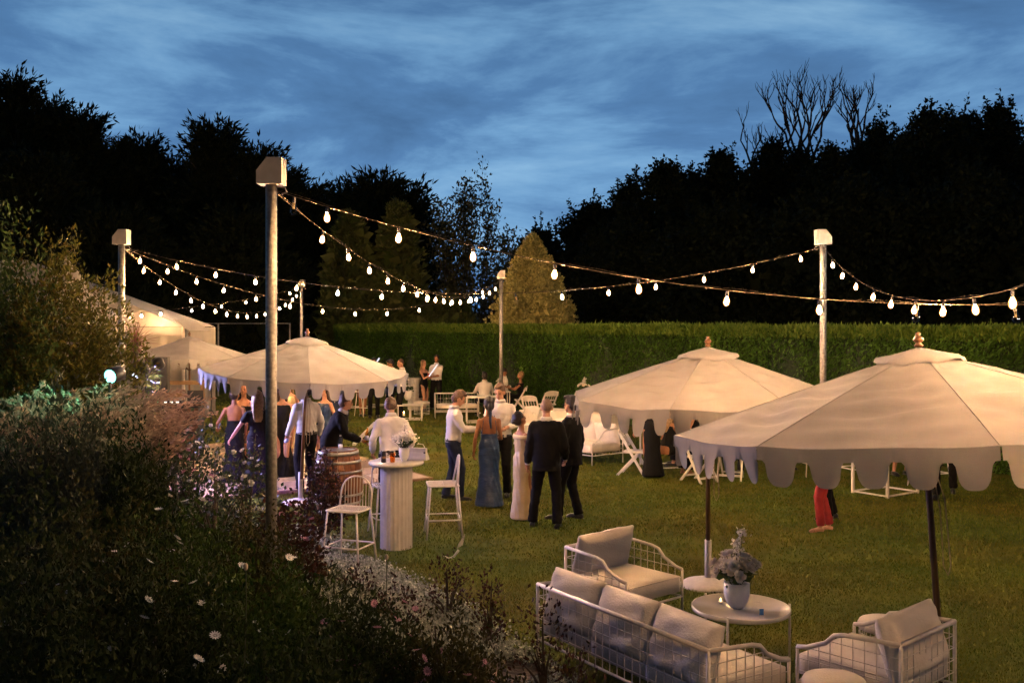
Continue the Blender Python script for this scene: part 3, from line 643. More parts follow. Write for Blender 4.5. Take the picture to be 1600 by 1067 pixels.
for z in (1.05, 1.36): MB().box(-.6, .5, -.06, -.042, z - .05, z + .05).build('rail', M['wood_rail'], rl)
# ------------------------------------------------------------------ dance floor
fa = Vector((-1.5, 18.1, 0)); ux = Vector((-.853, -.523, 0)); uy = Vector((-.523, .853, 0))
df = empty('dance_floor', fa, math.atan2(ux.y, ux.x), 'polished wooden dance floor of square panels under the wide parasol', 'dance floor')
flip = -1 if ux.cross(uy).z < 0 else 1
pm = [MB().box(.006, .894, .006, .894, .0, .055).mesh('panel') for _ in range(2)]
pm[0].materials.append(M['parquet']); pm[1].materials.append(M['parquet2'])
for i in range(8):
    for j in range(8):
        o = link('floor_panel', pm[(i + j) % 2], None, df); o.location = (i * .9, flip * (j * .9) - (.9 if flip < 0 else 0), 0)
MB().box(-.06, -.002, flip * 7.2 if flip < 0 else 0, 0 if flip < 0 else 7.2, 0, .05).build('edge_trim', M['wood_rail'], df)
MB().box(-.06, 7.2, .002 if flip < 0 else -.06, .06 if flip < 0 else -.002, 0, .05).build('edge_trim', M['wood_rail'], df)
a_ = G(553, 701); b_ = G(586, 682); o = MB().beam((0, 0, .10), b_ - a_ + Vector((0, 0, .35)), .07, .05).build('white_plank', M['white_paint']); o.location = a_
tag(o, 'slanting white plank edge between the barrel and the bowed man', 'plank')
# ------------------------------------------------------------------ music desk, loudspeaker, stage lights
def spot(loc, aim, e_, col, size=100, rad=.08, name='spot_lamp', blend=.6, parent=None):
    ld = bpy.data.lights.new(name, 'SPOT'); ld.energy = e_; ld.color = col; ld.spot_size = R(size); ld.spot_blend = blend; ld.shadow_soft_size = rad
    o = bpy.data.objects.new(name, ld); COL.objects.link(o); o.location = loc; o.rotation_euler = (Vector(aim) - Vector(loc)).to_track_quat('-Z', 'Y').to_euler(); return o
ds = P3(275, 505, 20.5); desk = empty('music_desk', (ds.x, ds.y, 0), R(6), 'dark panelled music desk with mixing gear near the left parasol', 'music desk')
MB().box(-.50, .50, -.25, .3, 0, 1.16).build('cabinet', M['black'], desk); MB().box(-.56, .56, -.31, .34, 1.17, 1.21).build('desk_top', M['teak_dark'], desk)
for k in range(4): MB().box(-.50, .50, -.275, -.253, .12 + k * .26, .34 + k * .26).build('plank', M['teak_dark'], desk)
mixer = empty('mixer', (ds.x - .12, ds.y, 1.212), R(6), 'mixing deck with small green and white lights on the dark desk', 'mixer')
MB().box(-.34, .26, -.15, .15, 0, .055).build('body', M['black'], mixer)
gl = [emat('led_green', (.1, 1, .5), 1.5), emat('led_white', (1, .9, .8), 2)]
for k in range(5): MB().box(-.33 + k * .12, -.27 + k * .12, -.162, -.152, .012, .04).build('indicator', gl[0 if k < 2 else 1], mixer)
lap = empty('laptop', (ds.x + .38, ds.y, 1.212), R(8), 'open black laptop on the right end of the dark desk', 'laptop')
MB().box(-.15, .15, -.1, .1, 0, .02).build('keyboard', M['black'], lap); MB().box(-.16, .16, .10, .12, .02, .25).build('screen', M['black'], lap)
sp = P3(246, 505, 21.6); spk = empty('loudspeaker', (sp.x, sp.y, 0), R(12), 'black loudspeaker on a stand behind the music desk', 'loudspeaker')
MB().box(-.23, .23, -.19, .2, 1.35, 2.12).build('cabinet', M['black'], spk); MB().box(-.21, .21, -.212, -.192, 1.38, 2.09).build('grille', M['grille'], spk)
MB().tube([(0, 0, .3), (0, 0, 1.36)], .02, 8).build('pole', M['black'], spk)
for a in range(3): MB().tube([(0, 0, .7), (.45 * math.cos(a * 2.1), .45 * math.sin(a * 2.1), .01)], .013, 6).build('leg', M['black'], spk)
# tripod stand under the parasol edge
ts = G(330, 676); tri = empty('tripod_stand', (ts.x, ts.y, 0), 0, 'thin black tripod stand beside the dancing women', 'tripod')
MB().tube([(0, 0, .2), (0, 0, 2.0)], .02, 8).build('pole', M['black'], tri)
for a in range(3): MB().tube([(0, 0, .62), (.42 * math.cos(a * 2.1 - .3), .42 * math.sin(a * 2.1 - .3), .01)], .014, 6).build('leg', M['black'], tri)
# party lights
def partylight(px, py, d, lab, col, s, aim, e_, size):
    p = P3(px, py, d); root = empty('party_light', p, 0, lab, 'stage light', 'party lights on the dance floor rig')
    aimv = Vector(aim) - p; q = aimv.to_track_quat('-Z', 'Y').to_matrix().to_4x4()
    MB().lathe([(.085, .001), (.09, .02), (.085, .16), (.05, .2)], 18, M=q).build('housing', M['black'], root, True)
    MB().lathe([(.005, -.012), (.06, -.008), (.075, .0)], 18, M=q).build('lens', emat('party_lens', (.30, 1, .85) if col[1] > .9 else (.62, .74, 1), 3.2), root)
    MB().tube([(0, 0, -.06), (0, 0, -p.z)], .018, 6).build('stand', M['black'], root)
    o = spot(p + aimv.normalized() * .03, aim, e_, col, size)
    return root
partylight(211, 588, 16.5, 'white blue party light shining beside the loudspeaker', (.50, .46, 1.0), 160, (0.4, 13.5, .0), 1500, 150)
partylight(172, 588, 10.9, 'green party light shining through the grass plumes', (.12, 1.0, .55), 200, (-4.9, 9.2, 1.9), 300, 120)
# added violet wash lamp on its own stand, turns sofa and bar table lavender
wl_ = P3(228, 578, 13.0); root = empty('added_wash_light', wl_, 0, 'small added violet wash light behind the fountain grass, tinting the sofa and bar table', 'stage light')
MB().lathe([(.06, 0), (.065, .015), (.065, .12), (.03, .14)], 12, M=(Vector((-4.5, 18, 0)) - wl_).to_track_quat('-Z', 'Y').to_matrix().to_4x4()).build('housing', M['black'], root, True)
MB().tube([(0, 0, -.06), (0, 0, -wl_.z)], .014, 6).build('stand', M['black'], root)
spot(wl_ + Vector((.06, .10, -.04)), (-.4, 10.6, .3), 380, (.42, .38, 1.0), 120)
v2 = P3(250, 572, 12.9); root = empty('added_wash_light', v2, 0, 'added violet spot lamp tinting the dance floor beside the rose bushes', 'stage light')  # extra lamp, added to put violet light on the dance floor
MB().lathe([(.06, 0), (.065, .015), (.065, .12), (.03, .14)], 12, M=(Vector((-4.8, 15.8, 0)) - v2).to_track_quat('-Z', 'Y').to_matrix().to_4x4()).build('housing', M['black'], root, True)
MB().tube([(0, 0, -.06), (0, 0, -v2.z)], .014, 6).build('stand', M['black'], root)
spot(v2 + Vector((.0, .12, -.06)), (-4.8, 15.8, 0), 1500, (.42, .20, 1.0), 50)
# ------------------------------------------------------------------ furniture builders (front is +y)
def cushion(w, d, h, amp=.02, seed=0, n=12, pinch=.35):
    mb = MB(); rs = np.random.default_rng(seed); ph = rs.uniform(0, 6, 6); vs = []; m = n
    for side in (1, -1):
        for j in range(m + 1):
            for i in range(m + 1):
                x = -1 + 2 * i / m; y = -1 + 2 * j / m; e_ = (1 - abs(x) ** 4) * (1 - abs(y) ** 4)
                t = pinch + (1 - pinch) * max(e_, 0) ** .45; wr = amp * (math.sin(5 * x + ph[0] + 3 * y) * .5 + math.sin(9 * y + ph[1] - 4 * x) * .35 + math.sin(14 * x * y + ph[2]) * .3) * max(e_, 0) ** .5
                vs.append((x * w / 2 * (1 - .02 * (1 - abs(y))), y * d / 2 * (1 - .02 * (1 - abs(x))), side * (h / 2 * t) + wr * (1 if side > 0 else -.3)))
    k = (m + 1) ** 2; fs = []
    for j in range(m):
        for i in range(m):
            a = j * (m + 1) + i; fs += [(a, a + 1, a + m + 2, a + m + 1), (k + a, k + a + m + 1, k + a + m + 2, k + a + 1)]
    for i in range(m):
        a = i; fs.append((a + 1, a, k + a, k + a + 1)); a = m * (m + 1) + i; fs.append((a, a + 1, k + a + 1, k + a))
        a = i * (m + 1); fs.append((a, a + m + 1, k + a + m + 1, k + a)); a = i * (m + 1) + m; fs.append((a + m + 1, a, k + a, k + a + m + 1))
    return mb.add(vs, fs)
def pp(o, w, d, z):
    e = .985
    MB().tube([(-w / 2 * e, -d / 2 * e, z), (w / 2 * e, -d / 2 * e, z), (w / 2 * e, d / 2 * e, z), (-w / 2 * e, d / 2 * e, z), (-w / 2 * e, -d / 2 * e, z)], .006, 5).build('piping', M['linen'], o, True)
def wire_seat(name, lab, cat, loc, rz, w=.80, dp=.78, n=1, group=None, cush=True, seed=0, hb=.66):
    root = empty(name, loc, rz, lab, cat, group); W2, D2 = w / 2, dp / 2; zf = .46; WM = M['white_metal']
    for sx in (-1, 1):
        arm = [(sx * W2, -D2, hb), (sx * W2, .02, hb - .03), (sx * W2, .10, hb - .05), (sx * W2, .17, hb - .12), (sx * W2, .24, zf + .05), (sx * W2, .32, zf + .015), (sx * W2, D2, zf)]
        MB().tube(arm, .017, 8).build('arm_rail', WM, root, True)
        MB().tube([(sx * W2, D2, zf), (sx * W2, D2, 0)], .012, 8).build('leg', WM, root, True)
        MB().tube([(sx * W2, -D2, hb), (sx * W2, -D2, 0)], .014, 8).build('leg', WM, root, True)
        mb = MB(); k = 9
        for i in range(1, k):
            y = -D2 + dp * i / k; zt = np.interp(y, [p[1] for p in arm], [p[2] for p in arm]); mb.tube([(sx * W2, y, .2), (sx * W2, y, zt)], .0036, 4, False)
        for z in (.20, .29, .38, .47, .56):
            ye = D2 if z < .47 else np.interp(-z, [-p[2] for p in arm[1:]], [p[1] for p in arm[1:]]); mb.tube([(sx * W2, -D2, z), (sx * W2, ye, z)], .0036, 4, False)
        mb.build('side_grid', WM, root)
    MB().tube([(-W2, -D2, hb), (W2, -D2, hb)], .018, 8).build('back_rail', WM, root, True)
    mb = MB(); k = int(w / .085)
    for i in range(1, k): mb.tube([(-W2 + w * i / k, -D2, .2), (-W2 + w * i / k, -D2, hb)], .0036, 4, False)
    for z in (.20, .29, .38, .47, .56): mb.tube([(-W2, -D2, z), (W2, -D2, z)], .0036, 4, False)
    mb.build('back_grid', WM, root)
    mb = MB(); 
    for y in (-D2, 0, D2): mb.tube([(-W2, y, .2), (W2, y, .2)], .011, 6)
    for sx in (-1, 1): mb.tube([(sx * W2, -D2, .2), (sx * W2, D2, .2)], .011, 6)
    mb.build('seat_frame', WM, root)
    if cush:
        cw = (w - .06) / n
        for i in range(n):
            xc = -w / 2 + .03 + cw * (i + .5)
            o = cushion(cw - .008, dp - .03, .20, .010, seed + i, 16, .72).build('seat_cushion', M['linen'], root, True); o.location = (xc, .02, .325); pp(o, cw - .008, dp - .03, .072)
            o = cushion(cw + .01, .45, .19, .018, seed + 9 + i, 16, .14).build('back_cushion', M['linen'], root, True)
            pp(o, cw + .01, .45, .0); o.location = (xc, -D2 + .12, .575); o.rotation_euler = (R(74), R(random.uniform(-3, 3)), R(random.uniform(-4, 4)))
    return root
def round_table(lab, loc, rad=.41, h=.45, rz=0):
    root = empty('coffee_table', loc, rz, lab, 'coffee table')
    MB().lathe([(.01, h - .02), (rad - .01, h - .02), (rad, h - .015), (rad, h + .018), (rad - .012, h + .018), (rad - .012, h - .002), (.01, h - .002)], 56).build('tray_top', M['table_gloss'], root, True)
    for a in range(3):
        an = a * 2.094; x, y = rad * math.cos(an), rad * math.sin(an)
        MB().tube([(x * 1.02, y * 1.02, h + .03), (x * 1.02, y * 1.02, 0)], .010, 8).build('leg', M['white_metal'], root, True)
        MB().tube([(x, y, .03), (0, 0, .03)], .008, 6).build('stretcher', M['white_metal'], root, True)
    return root
def pouf(lab, loc, rad=.21):
    root = empty('pouf', loc, 0, lab, 'stool', 'round caged stools'); 
    MB().lathe([(.02, .33), (rad - .02, .33), (rad, .345), (rad + .004, .38), (rad - .01, .405), (rad - .05, .42), (.02, .425)], 36).build('cushion', M['linen'], root, True)
    mb = MB()
    for z in (.03, .12, .21, .30):
        mb.tube([((rad - .01) * math.cos(k * math.pi / 12), (rad - .01) * math.sin(k * math.pi / 12), z) for k in range(25)], .005 if z in (.12, .21) else .009, 5)
    for k in range(14): a = k * math.pi / 7; mb.tube([((rad - .01) * math.cos(a), (rad - .01) * math.sin(a), 0.02), ((rad - .01) * math.cos(a), (rad - .01) * math.sin(a), .33)], .0045, 4)
    mb.build('cage', M['white_metal'], root); return root
def bar_stool(lab, loc, rz, scale=1.0):
    root = empty('bar_stool', loc, rz, lab, 'bar stool', 'white wire bar stools', scale); WM = M['white_metal']; h = .66
    rim = [(-.19, .20, h), (.19, .20, h), (.21, .17, h), (.21, -.14, h), (.19, -.18, h), (-.19, -.18, h), (-.21, -.14, h), (-.21, .17, h), (-.19, .20, h)]
    MB().tube(rim, .011, 7).build('seat_rim', WM, root, True)
    mb = MB()
    for k in range(15): x = -.18 + .36 * k / 14; mb.tube([(x, .2, h), (x, .0, h - .008), (x, -.18, h)], .0045, 4, False)
    mb.tube([(-.2, 0, h - .006), (.2, 0, h - .006)], .006, 5); mb.build('seat_rods', WM, root)
    arc = [(-.21, -.14, h)] + [(-.21 * math.cos(t), -.17 - .03 * math.sin(t), h + .05 + .31 * math.sin(t) ** .6) for t in np.linspace(.25, math.pi - .25, 11)] + [(.21, -.14, h)]
    MB().tube(arc, .011, 7).build('back_hoop', WM, root, True); mb = MB()
    for k in range(9):
        x = -.16 + .04 * k; c = max(0, 1 - (x / .21) ** 2) ** .3; mb.tube([(x, -.18, h), (x * 1.0, -.195, h + .05 + .31 * c)], .0045, 4, False)
    mb.build('back_rods', WM, root)
    for sx in (-1, 1):
        for sy in (-1, 1): MB().tube([(sx * .19, sy * .17, h), (sx * .245, sy * .225, 0)], .0115, 7).build('leg', WM, root, True)
    z = .24; r = [(sx * .226, sy * .206, z) for sx, sy in ((-1, 1), (1, 1), (1, -1), (-1, -1), (-1, 1))]; MB().tube(r, .010, 6).build('footrest', WM, root, True)
    return root
def folding_chair(lab, loc, rz, group='white folding chairs', cat='folding chair'):
    root = empty('folding_chair', loc, rz, lab, cat, group); WM = M['white_paint']
    for sx in (-1, 1):
        x = sx * .21
        MB().beam((x, .26, 0), (x, -.22, .80), .028, .045).build('front_leg', WM, root)
        MB().beam((x * .86, -.28, 0), (x * .86, .14, .46), .026, .04).build('rear_leg', WM, root)
    MB().box(-.185, .185, -.17, .22, .43, .465).build('seat', WM, root)
    vs = []; 
    for i in range(9):
        u = i / 8; x = -.21 + .42 * u; c = .035 * math.sin(math.pi * u)
        for y, z in ((-.225, .70), (-.245, .83)):
            for yy in (0, -.018): vs.append((x, y + yy, z + (c if z > .8 else 0)))
    MB().add(vs, [(i * 4 + a, i * 4 + b, i * 4 + 4 + b, i * 4 + 4 + a) for i in range(8) for a, b in ((0, 1), (1, 3), (3, 2), (2, 0))] + [(0, 2, 3, 1), (32, 33, 35, 34)]).build('top_rail', WM, root)
    for k in range(4): x = -.12 + .08 * k; MB().beam((x, -.10, .58), (x, -.205, .74), .02, .008).build('back_slat', WM, root)
    MB().beam((-.2, -.095, .57), (.2, -.095, .57), .02, .03).build('lower_rail', WM, root)
    MB().beam((-.2, .2, .09), (.2, .2, .09), .02, .035).build('stretcher', WM, root)
    MB().beam((-.17, -.2, .1), (.17, -.2, .1), .02, .03).build('stretcher', WM, root)
    return root
def rose_mesh(mt, r=.035, seed=1):
    rs = random.Random(seed); mb = MB()
    for k in range(16):
        a = k * 2.4; t = k / 16; el = .25 + 1.1 * (1 - t); d_ = Vector((math.cos(a) * math.cos(el), math.sin(a) * math.cos(el), math.sin(el))); s_ = Vector((-math.sin(a), math.cos(a), 0)); q = r * (.45 + .55 * t)
        mb.add([d_ * q * .1, d_ * q * .6 + s_ * q * .5, d_ * q + s_ * q * .25 + Vector((0, 0, q * .2)), d_ * q - s_ * q * .25 + Vector((0, 0, q * .2)), d_ * q * .6 - s_ * q * .5], [(0, 1, 2, 3, 4)])
    me = mb.mesh('rose'); me.materials.append(mt); return me
BLM = [rose_mesh(M['petal'], .05, 5), rose_mesh(M['petal_cream'], .05, 6)]
def arrangement(lab, loc, h=.22, r=.095, blooms=16, spread=.17, tall=.35, seed=1, small=False, sc=1.0):
    rs = random.Random(seed); root = empty('flower_arrangement', loc, 0, lab, 'flowers', None, sc)
    MB().lathe([(r * .45, 0), (r * .55, .012), (r * .85, h * .25), (r, h * .5), (r, h), (r - .008, h), (r - .01, h * .6), (.01, h * .5)], 24).build('vase', M['ceramic'], root, True)
    mb = MB(); tips = []
    for k in range(blooms):
        a = rs.uniform(0, 6.28); q = rs.random() ** .6; rr = spread * q; z = h + .06 + (1 - q * .5) * tall * rs.uniform(.15, .62)
        if k < 3: z = h + tall * (.8 + .25 * k); rr *= .3
        p = Vector((rr * math.cos(a), rr * math.sin(a), z)); tips.append((p, k)); mb.tube([(0, 0, h * .6), p * .55 + Vector((0, 0, h * .4)), p], .0025, 4)
    mb.build('stems', M['stem'], root)
    P = rng.normal(0, spread * .35, (70, 3)) * [1, 1, .35] + [0, 0, h + .05]; V, Fq = sprays(P, P - [0, 0, h - .1], .07, 1, .5, .3); quads('leaves', V, Fq, M['green_leaf'], root)
    for p, k in tips:
        s = (.022 if small or k < 3 else rs.uniform(.035, .055)); m = 40 if not small else 12
        if small or k < 3:
            D = norm(rng.normal(0, 1, (m, 3)) + [0, 0, .5]); V, Fq = sprays(np.tile(tuple(p), (m, 1)) + rng.normal(0, .02, (m, 3)), D, s, 1, .2, .6); quads('blossom', V, Fq, M['petal'], root)
        else:
            o = link('blossom', BLM[k % 3 == 0], None, root); o.location = p; o.scale = (s / .042,) * 3
            o.rotation_euler = (p - Vector((0, 0, h))).to_track_quat('Z', 'Y').to_euler()
    return root
# ------------------------------------------------------------------ near lounge furniture
wire_seat('armchair', 'white wire armchair with plump cushion facing the flower table from behind', 'armchair', (1.09, 9.72, 0), R(-49 - 90), .80, .80, 1, seed=2)
c_ = (Vector((.22, 8.37, 0)) + Vector((1.31, 6.66, 0))) / 2 + Vector((.84, .54, 0)) * .39
wire_seat('sofa', 'white wire three seat sofa seen from behind with bluish back cushions', 'sofa', c_, R(32.7 - 90), 2.03, .78, 3, seed=20)
c_ = (Vector((2.66, 6.78, 0)) + Vector((3.26, 7.34, 0))) / 2 + Vector((-.66, .70, 0)).normalized() * .40
wire_seat('armchair', 'white wire armchair at the lower right behind the dark parasol pole', 'armchair', c_, R(132 - 90), .82, .80, 1, seed=31)
round_table('round white tray table holding the vase of white flowers', (1.93, 8.4, 0), .41, .45, R(3))
arrangement('white vase packed with white roses and tall white stems on the tray table', (1.90, 8.42, .449), .20, .10, 40, .18, .30, 4, sc=1.08)
g = empty('candle_holder', (1.78, 8.50, .449), 0, 'small glass candle holder left of the white vase', 'candle'); MB().lathe([(.03, 0), (.034, .01), (.034, .08), (.031, .08), (.031, .012), (.002, .01)], 14).build('glass', M['glass'], g, True); MB().lathe([(.02, .012), (.02, .03), (.002, .032)], 10).build('wax', M['ceramic'], g); MB().lathe([(.002, .034), (.006, .042), (.001, .06)], 8).build('flame', M['candle'], g)
g = empty('tall_candle', (1.84, 8.60, .449), 0, 'slender cream candle behind the small candle holder', 'candle'); MB().tube([(0, 0, 0), (0, 0, .15)], .012, 10).build('wax', M['petal_cream'], g, True); MB().lathe([(.002, .152), (.005, .16), (.001, .178)], 8).build('flame', M['candle'], g)
g = empty('glass', (2.03, 8.22, .449), 0, 'clear round glass with a blue label right of the white vase', 'glass'); MB().lathe([(.02, 0), (.04, .02), (.046, .05), (.036, .085), (.03, .1)], 16).build('bowl', M['glass'], g, True); MB().box(.0, .035, -.05, -.047, .01, .06).build('label', mat('blue_label', (.08, .25, .45), rough=.4), g)
pouf('round caged stool with cushion behind the lower right armchair', (3.06, 8.2, 0), .20)
pouf('round caged stool cut by the bottom edge of the photo', (2.22, 6.86, 0), .215)
st = empty('side_table', (.60, 9.25, 0), R(-20), 'small square white side table tucked behind the sofa', 'side table'); MB().box(-.17, .17, -.17, .17, .45, .47).build('top', M['white_paint'], st)
for sx in (-1, 1):
    for sy in (-1, 1): MB().tube([(sx * .155, sy * .155, 0), (sx * .155, sy * .155, .45)], .009, 6).build('leg', M['white_metal'], st)
# ------------------------------------------------------------------ bar table, stools, barrel
bt = empty('bar_table', (-1.47, 12.66, 0), 0, 'tall white bar table with a thick fluted column', 'bar table')
MB().lathe([(.01, 1.06), (.335, 1.06), (.35, 1.07), (.35, 1.09), (.342, 1.10), (.01, 1.10)], 48).build('top', M['table_gloss'], bt, True)
mb = MB(); n = 144; vs = []
for z in (0, .03, 1.058):
    for k in range(n): r_ = .205 - .006 * abs(math.sin(k * math.pi * 24 / n)) ; vs.append((r_ * math.cos(2 * math.pi * k / n), r_ * math.sin(2 * math.pi * k / n), z))
mb.add(vs, [(j * n + k, j * n + (k + 1) % n, (j + 1) * n + (k + 1) % n, (j + 1) * n + k) for j in range(2) for k in range(n)]).build('column', M['fluted'], bt)
arrangement('small pot of white baby breath on the bar table', (-1.37, 12.66, 1.102), .17, .065, 90, .14, .22, 9, True)
cn = empty('drink_can', (-1.615, 12.52, 1.102), 0, 'dark drink can on the left side of the bar table', 'can'); MB().lathe([(.026, 0), (.032, .008), (.032, .13), (.025, .142), (.002, .143)], 18).build('can', M['can'], cn, True); MB().lathe([(.0328, .05), (.0328, .08)], 18).build('band', M['teak'], cn)
gb_ = empty('glass', (-1.50, 12.50, 1.102), 0, 'clear glass tumbler in front of the baby breath pot', 'glass'); MB().lathe([(.024, 0), (.03, .01), (.036, .12), (.033, .12), (.027, .014), (.002, .012)], 14).build('bowl', M['amber_glass'], gb_, True)
hb_ = empty('handbag', (-1.20, 12.78, 1.102), R(-20), 'small boxy white handbag on the right side of the bar table', 'handbag')
mb = MB(); vs = [(x * .13 * (1 if z < .1 else .85), y * .055 * (1 if z < .1 else .5), z) for z in (0, .02, .10, .15) for y in (-1, 1) for x in (-1, 1)]
mb.add(vs, [(0, 2, 3, 1), (12, 13, 15, 14)] + [(i * 4 + a, i * 4 + b, i * 4 + 4 + b, i * 4 + 4 + a) for i in range(3) for a, b in ((0, 1), (1, 3), (3, 2), (2, 0))]).build('body', M['fluted'], hb_)
MB().tube([(-.10, 0, .14), (-.06, 0, .2), (.06, 0, .2), (.10, 0, .14)], .006, 6).build('handle', M['white_metal'], hb_); MB().box(.10, .125, -.062, -.058, .09, .11).build('clasp', M['black'], hb_)
bar_stool('white wire bar stool in the flower bed left of the bar table', (-1.92, 11.75, 0), R(160), 1.0)
bar_stool('white wire bar stool half hidden behind the barrel side stool', (-1.66, 13.5, 0), R(200), 1.0)
bar_stool('white wire bar stool standing alone right of the bar table', (-.92, 13.35, 0), R(98), 1.06)
wb = empty('wine_barrel', (-2.60, 14.9, 0), 0, 'oak wine barrel with steel hoops used as a drinks table', 'barrel')
prof = lambda z: .29 + .075 * math.sin(math.pi * z / .97)
me_st = None; ns = 22
for k in range(ns):
    a0_, a1_ = 2 * math.pi * k / ns + .012, 2 * math.pi * (k + 1) / ns - .012; vs = []
    for j in range(9):
        z = .97 * j / 8; r_ = prof(z)
        for a in (a0_, a1_):
            for q in (r_, r_ - .025): vs.append((q * math.cos(a), q * math.sin(a), z))
    MB().add(vs, [(0, 2, 3, 1), (32, 33, 35, 34)] + [(j * 4 + a, j * 4 + b, j * 4 + 4 + b, j * 4 + 4 + a) for j in range(8) for a, b in ((0, 2), (2, 3), (3, 1), (1, 0))]).build('stave', M['barrel'], wb)
for z, hh in ((.03, .05), (.17, .04), (.30, .035), (.64, .035), (.78, .04), (.90, .055)):
    MB().lathe([(prof(z) + .002, z), (prof(z) + .006, z), (prof(z + hh) + .006, z + hh), (prof(z + hh) + .002, z + hh)], 40).build('hoop', M['hoop'], wb, True)
MB().lathe([(.01, .925), (.262, .925), (.262, .94), (.01, .94)], 32).build('lid', M['barrel'], wb)
def bottle(lab, loc, m='glass', rot=(0, 0, 0), liquid=None):
    b_ = empty('bottle', loc, 0, lab, 'bottle'); b_.rotation_euler = rot
    MB().lathe([(.026, 0), (.031, .006), (.031, .13), (.024, .16), (.013, .185), (.0125, .235), (.014, .24), (.002, .241)], 14).build('body', M[m], b_, True)
    MB().lathe([(.0318, .04), (.0318, .11)], 14).build('label', M['label'] if m == 'glass' else M['candle'] if False else M['label'], b_, True); MB().lathe([(.0145, .232), (.0145, .246), (.002, .247)], 10).build('cap', M['white_metal'], b_); return b_
bottle('clear beer bottle standing on the wine barrel', (-2.55, 14.8, .942))
o = cushion(.10, .06, .03, .006, 3, 6).build('napkin', M['ceramic'], None, True); o.location = (-2.42, 14.85, .955); tag(o, 'crumpled white napkin beside the bottle on the barrel', 'napkin')
# ------------------------------------------------------------------ far furniture
def small_table(lab, loc, rz, w, d, h, name='side_table', cat='table'):
    t = empty(name, loc, rz, lab, cat); MB().box(-w / 2, w / 2, -d / 2, d / 2, h - .03, h).build('top', M['white_paint'], t)
    for sx in (-1, 1):
        for sy in (-1, 1): MB().box(sx * (w / 2 - .03) - .015, sx * (w / 2 - .03) + .015, sy * (d / 2 - .03) - .015, sy * (d / 2 - .03) + .015, 0, h - .031).build('leg', M['white_paint'], t)
    for sy in (-1, 1): MB().box(-w / 2 + .05, w / 2 - .05, sy * (d / 2 - .03) - .01, sy * (d / 2 - .03) + .01, .02, .04).build('stretcher', M['white_paint'], t)
    return t
sf = empty('s', (0, 0, 0)); bpy.data.objects.remove(sf)
wire_seat('sofa', 'white cushioned wire sofa half hidden behind the man with glasses', 'sofa', (1.35, 20.9, 0), R(218 - 90), 1.9, .85, 3, seed=41, hb=.72)
wire_seat('garden_bench', 'white slatted bench seat behind the young man with the phone', 'bench', G(712, 655) + Vector((0, .5, 0)), R(186), 1.3, .6, 1, cush=False, hb=.72)
o = cushion(1.2, .55, .14, .004, 5, 8, .8).build('bench_cushion', M['linen'], None, True); o.location = G(712, 655) + Vector((0, .5, .36)); o.rotation_euler = (0, 0, R(6)); tag(o, 'long pale cushion lying on the white bench', 'cushion')
small_table('low white table with the candle vase near the bench', G(641, 656), R(4), .75, .6, .46)
arrangement('white flowers above a glowing candle vase on the low table', G(637, 648) + Vector((0, 0, .461)), .26, .11, 18, .2, .3, 12, sc=1.1)
cg = empty('candle_lantern', G(631, 650, .47), 0, 'glowing candle jar in front of the flowers on the low table', 'candle'); MB().lathe([(.05, 0), (.055, .01), (.055, .14), (.05, .14)], 12).build('glass', M['glass'], cg, True); MB().lathe([(.03, .01), (.03, .07), (.002, .072)], 10).build('wax', M['petal_cream'], cg); MB().lathe([(.003, .074), (.02, .09), (.002, .13)], 8).build('flame', M['candle'], cg)
pouf('round caged stool between the low table and the bench', G(659, 648), .25)
for px, py, lab in ((650, 655, 'small white cube frame stool at the right end of the low table'), (671, 634, 'white fluted pedestal behind the blonde guest')):
    if 'cube' in lab: small_table(lab, G(px, py), 0, .4, .4, .42, 'stool', 'stool')
    else:
        t = empty('pedestal', G(648, 640), 0, lab, 'pedestal'); mb = MB(); vs = [((.22 + .012 * math.sin(k * 12 * math.pi / 18)) * math.cos(math.pi * k / 18), (.22 + .012 * math.sin(k * 12 * math.pi / 18)) * math.sin(math.pi * k / 18), z) for z in (0, 1.02) for k in range(36)]
        mb.add(vs, [(k, (k + 1) % 36, 36 + (k + 1) % 36, 36 + k) for k in range(36)] + [tuple(range(36, 72))]).build('column', M['fluted'], t)
        MB().lathe([(.01, 1.022), (.3, 1.022), (.3, 1.05), (.01, 1.05)], 24).build('top', M['table_gloss'], t)
small_table('tall white table beside the seated guests at the hedge', G(752, 660), R(5), .9, .6, .76)
# dining tables behind the group
lt = empty('long_table', G(878, 690), R(-32), 'long table under a white cloth behind the two black suits', 'table')
MB().box(-.9, 1.3, -.42, .42, .73, .75).build('top', M['white_paint'], lt)
vs = []
pr = [(-.92, -.44), (1.32, -.44), (1.32, .44), (-.92, .44)]
tc_ = MB(); tc_.box(-.93, 1.33, -.45, .45, .752, .758)
for (xa, ya), (xb, yb) in zip(pr, pr[1:] + pr[:1]):
    vs = []; nn_ = 24; nx_, ny_ = (yb - ya), -(xb - xa); l_ = math.hypot(nx_, ny_); nx_ /= l_; ny_ /= l_
    for i in range(nn_ + 1):
        u = i / nn_
        for j, z in enumerate((.755, .45, .12)): o_ = .01 + j * .018 * math.sin(i * 1.6) + j * .01; vs.append((xa + (xb - xa) * u + nx_ * o_, ya + (yb - ya) * u + ny_ * o_, z))
    tc_.add(vs, [(i * 3 + j, i * 3 + 3 + j, i * 3 + 4 + j, i * 3 + 1 + j) for i in range(nn_) for j in (0, 1)])
o = tc_.build('tablecloth', M['linen'], None, True); o.location = lt.location; o.rotation_euler = lt.rotation_euler; tag(o, 'white cloth draped over the long table behind the black suits', 'tablecloth')
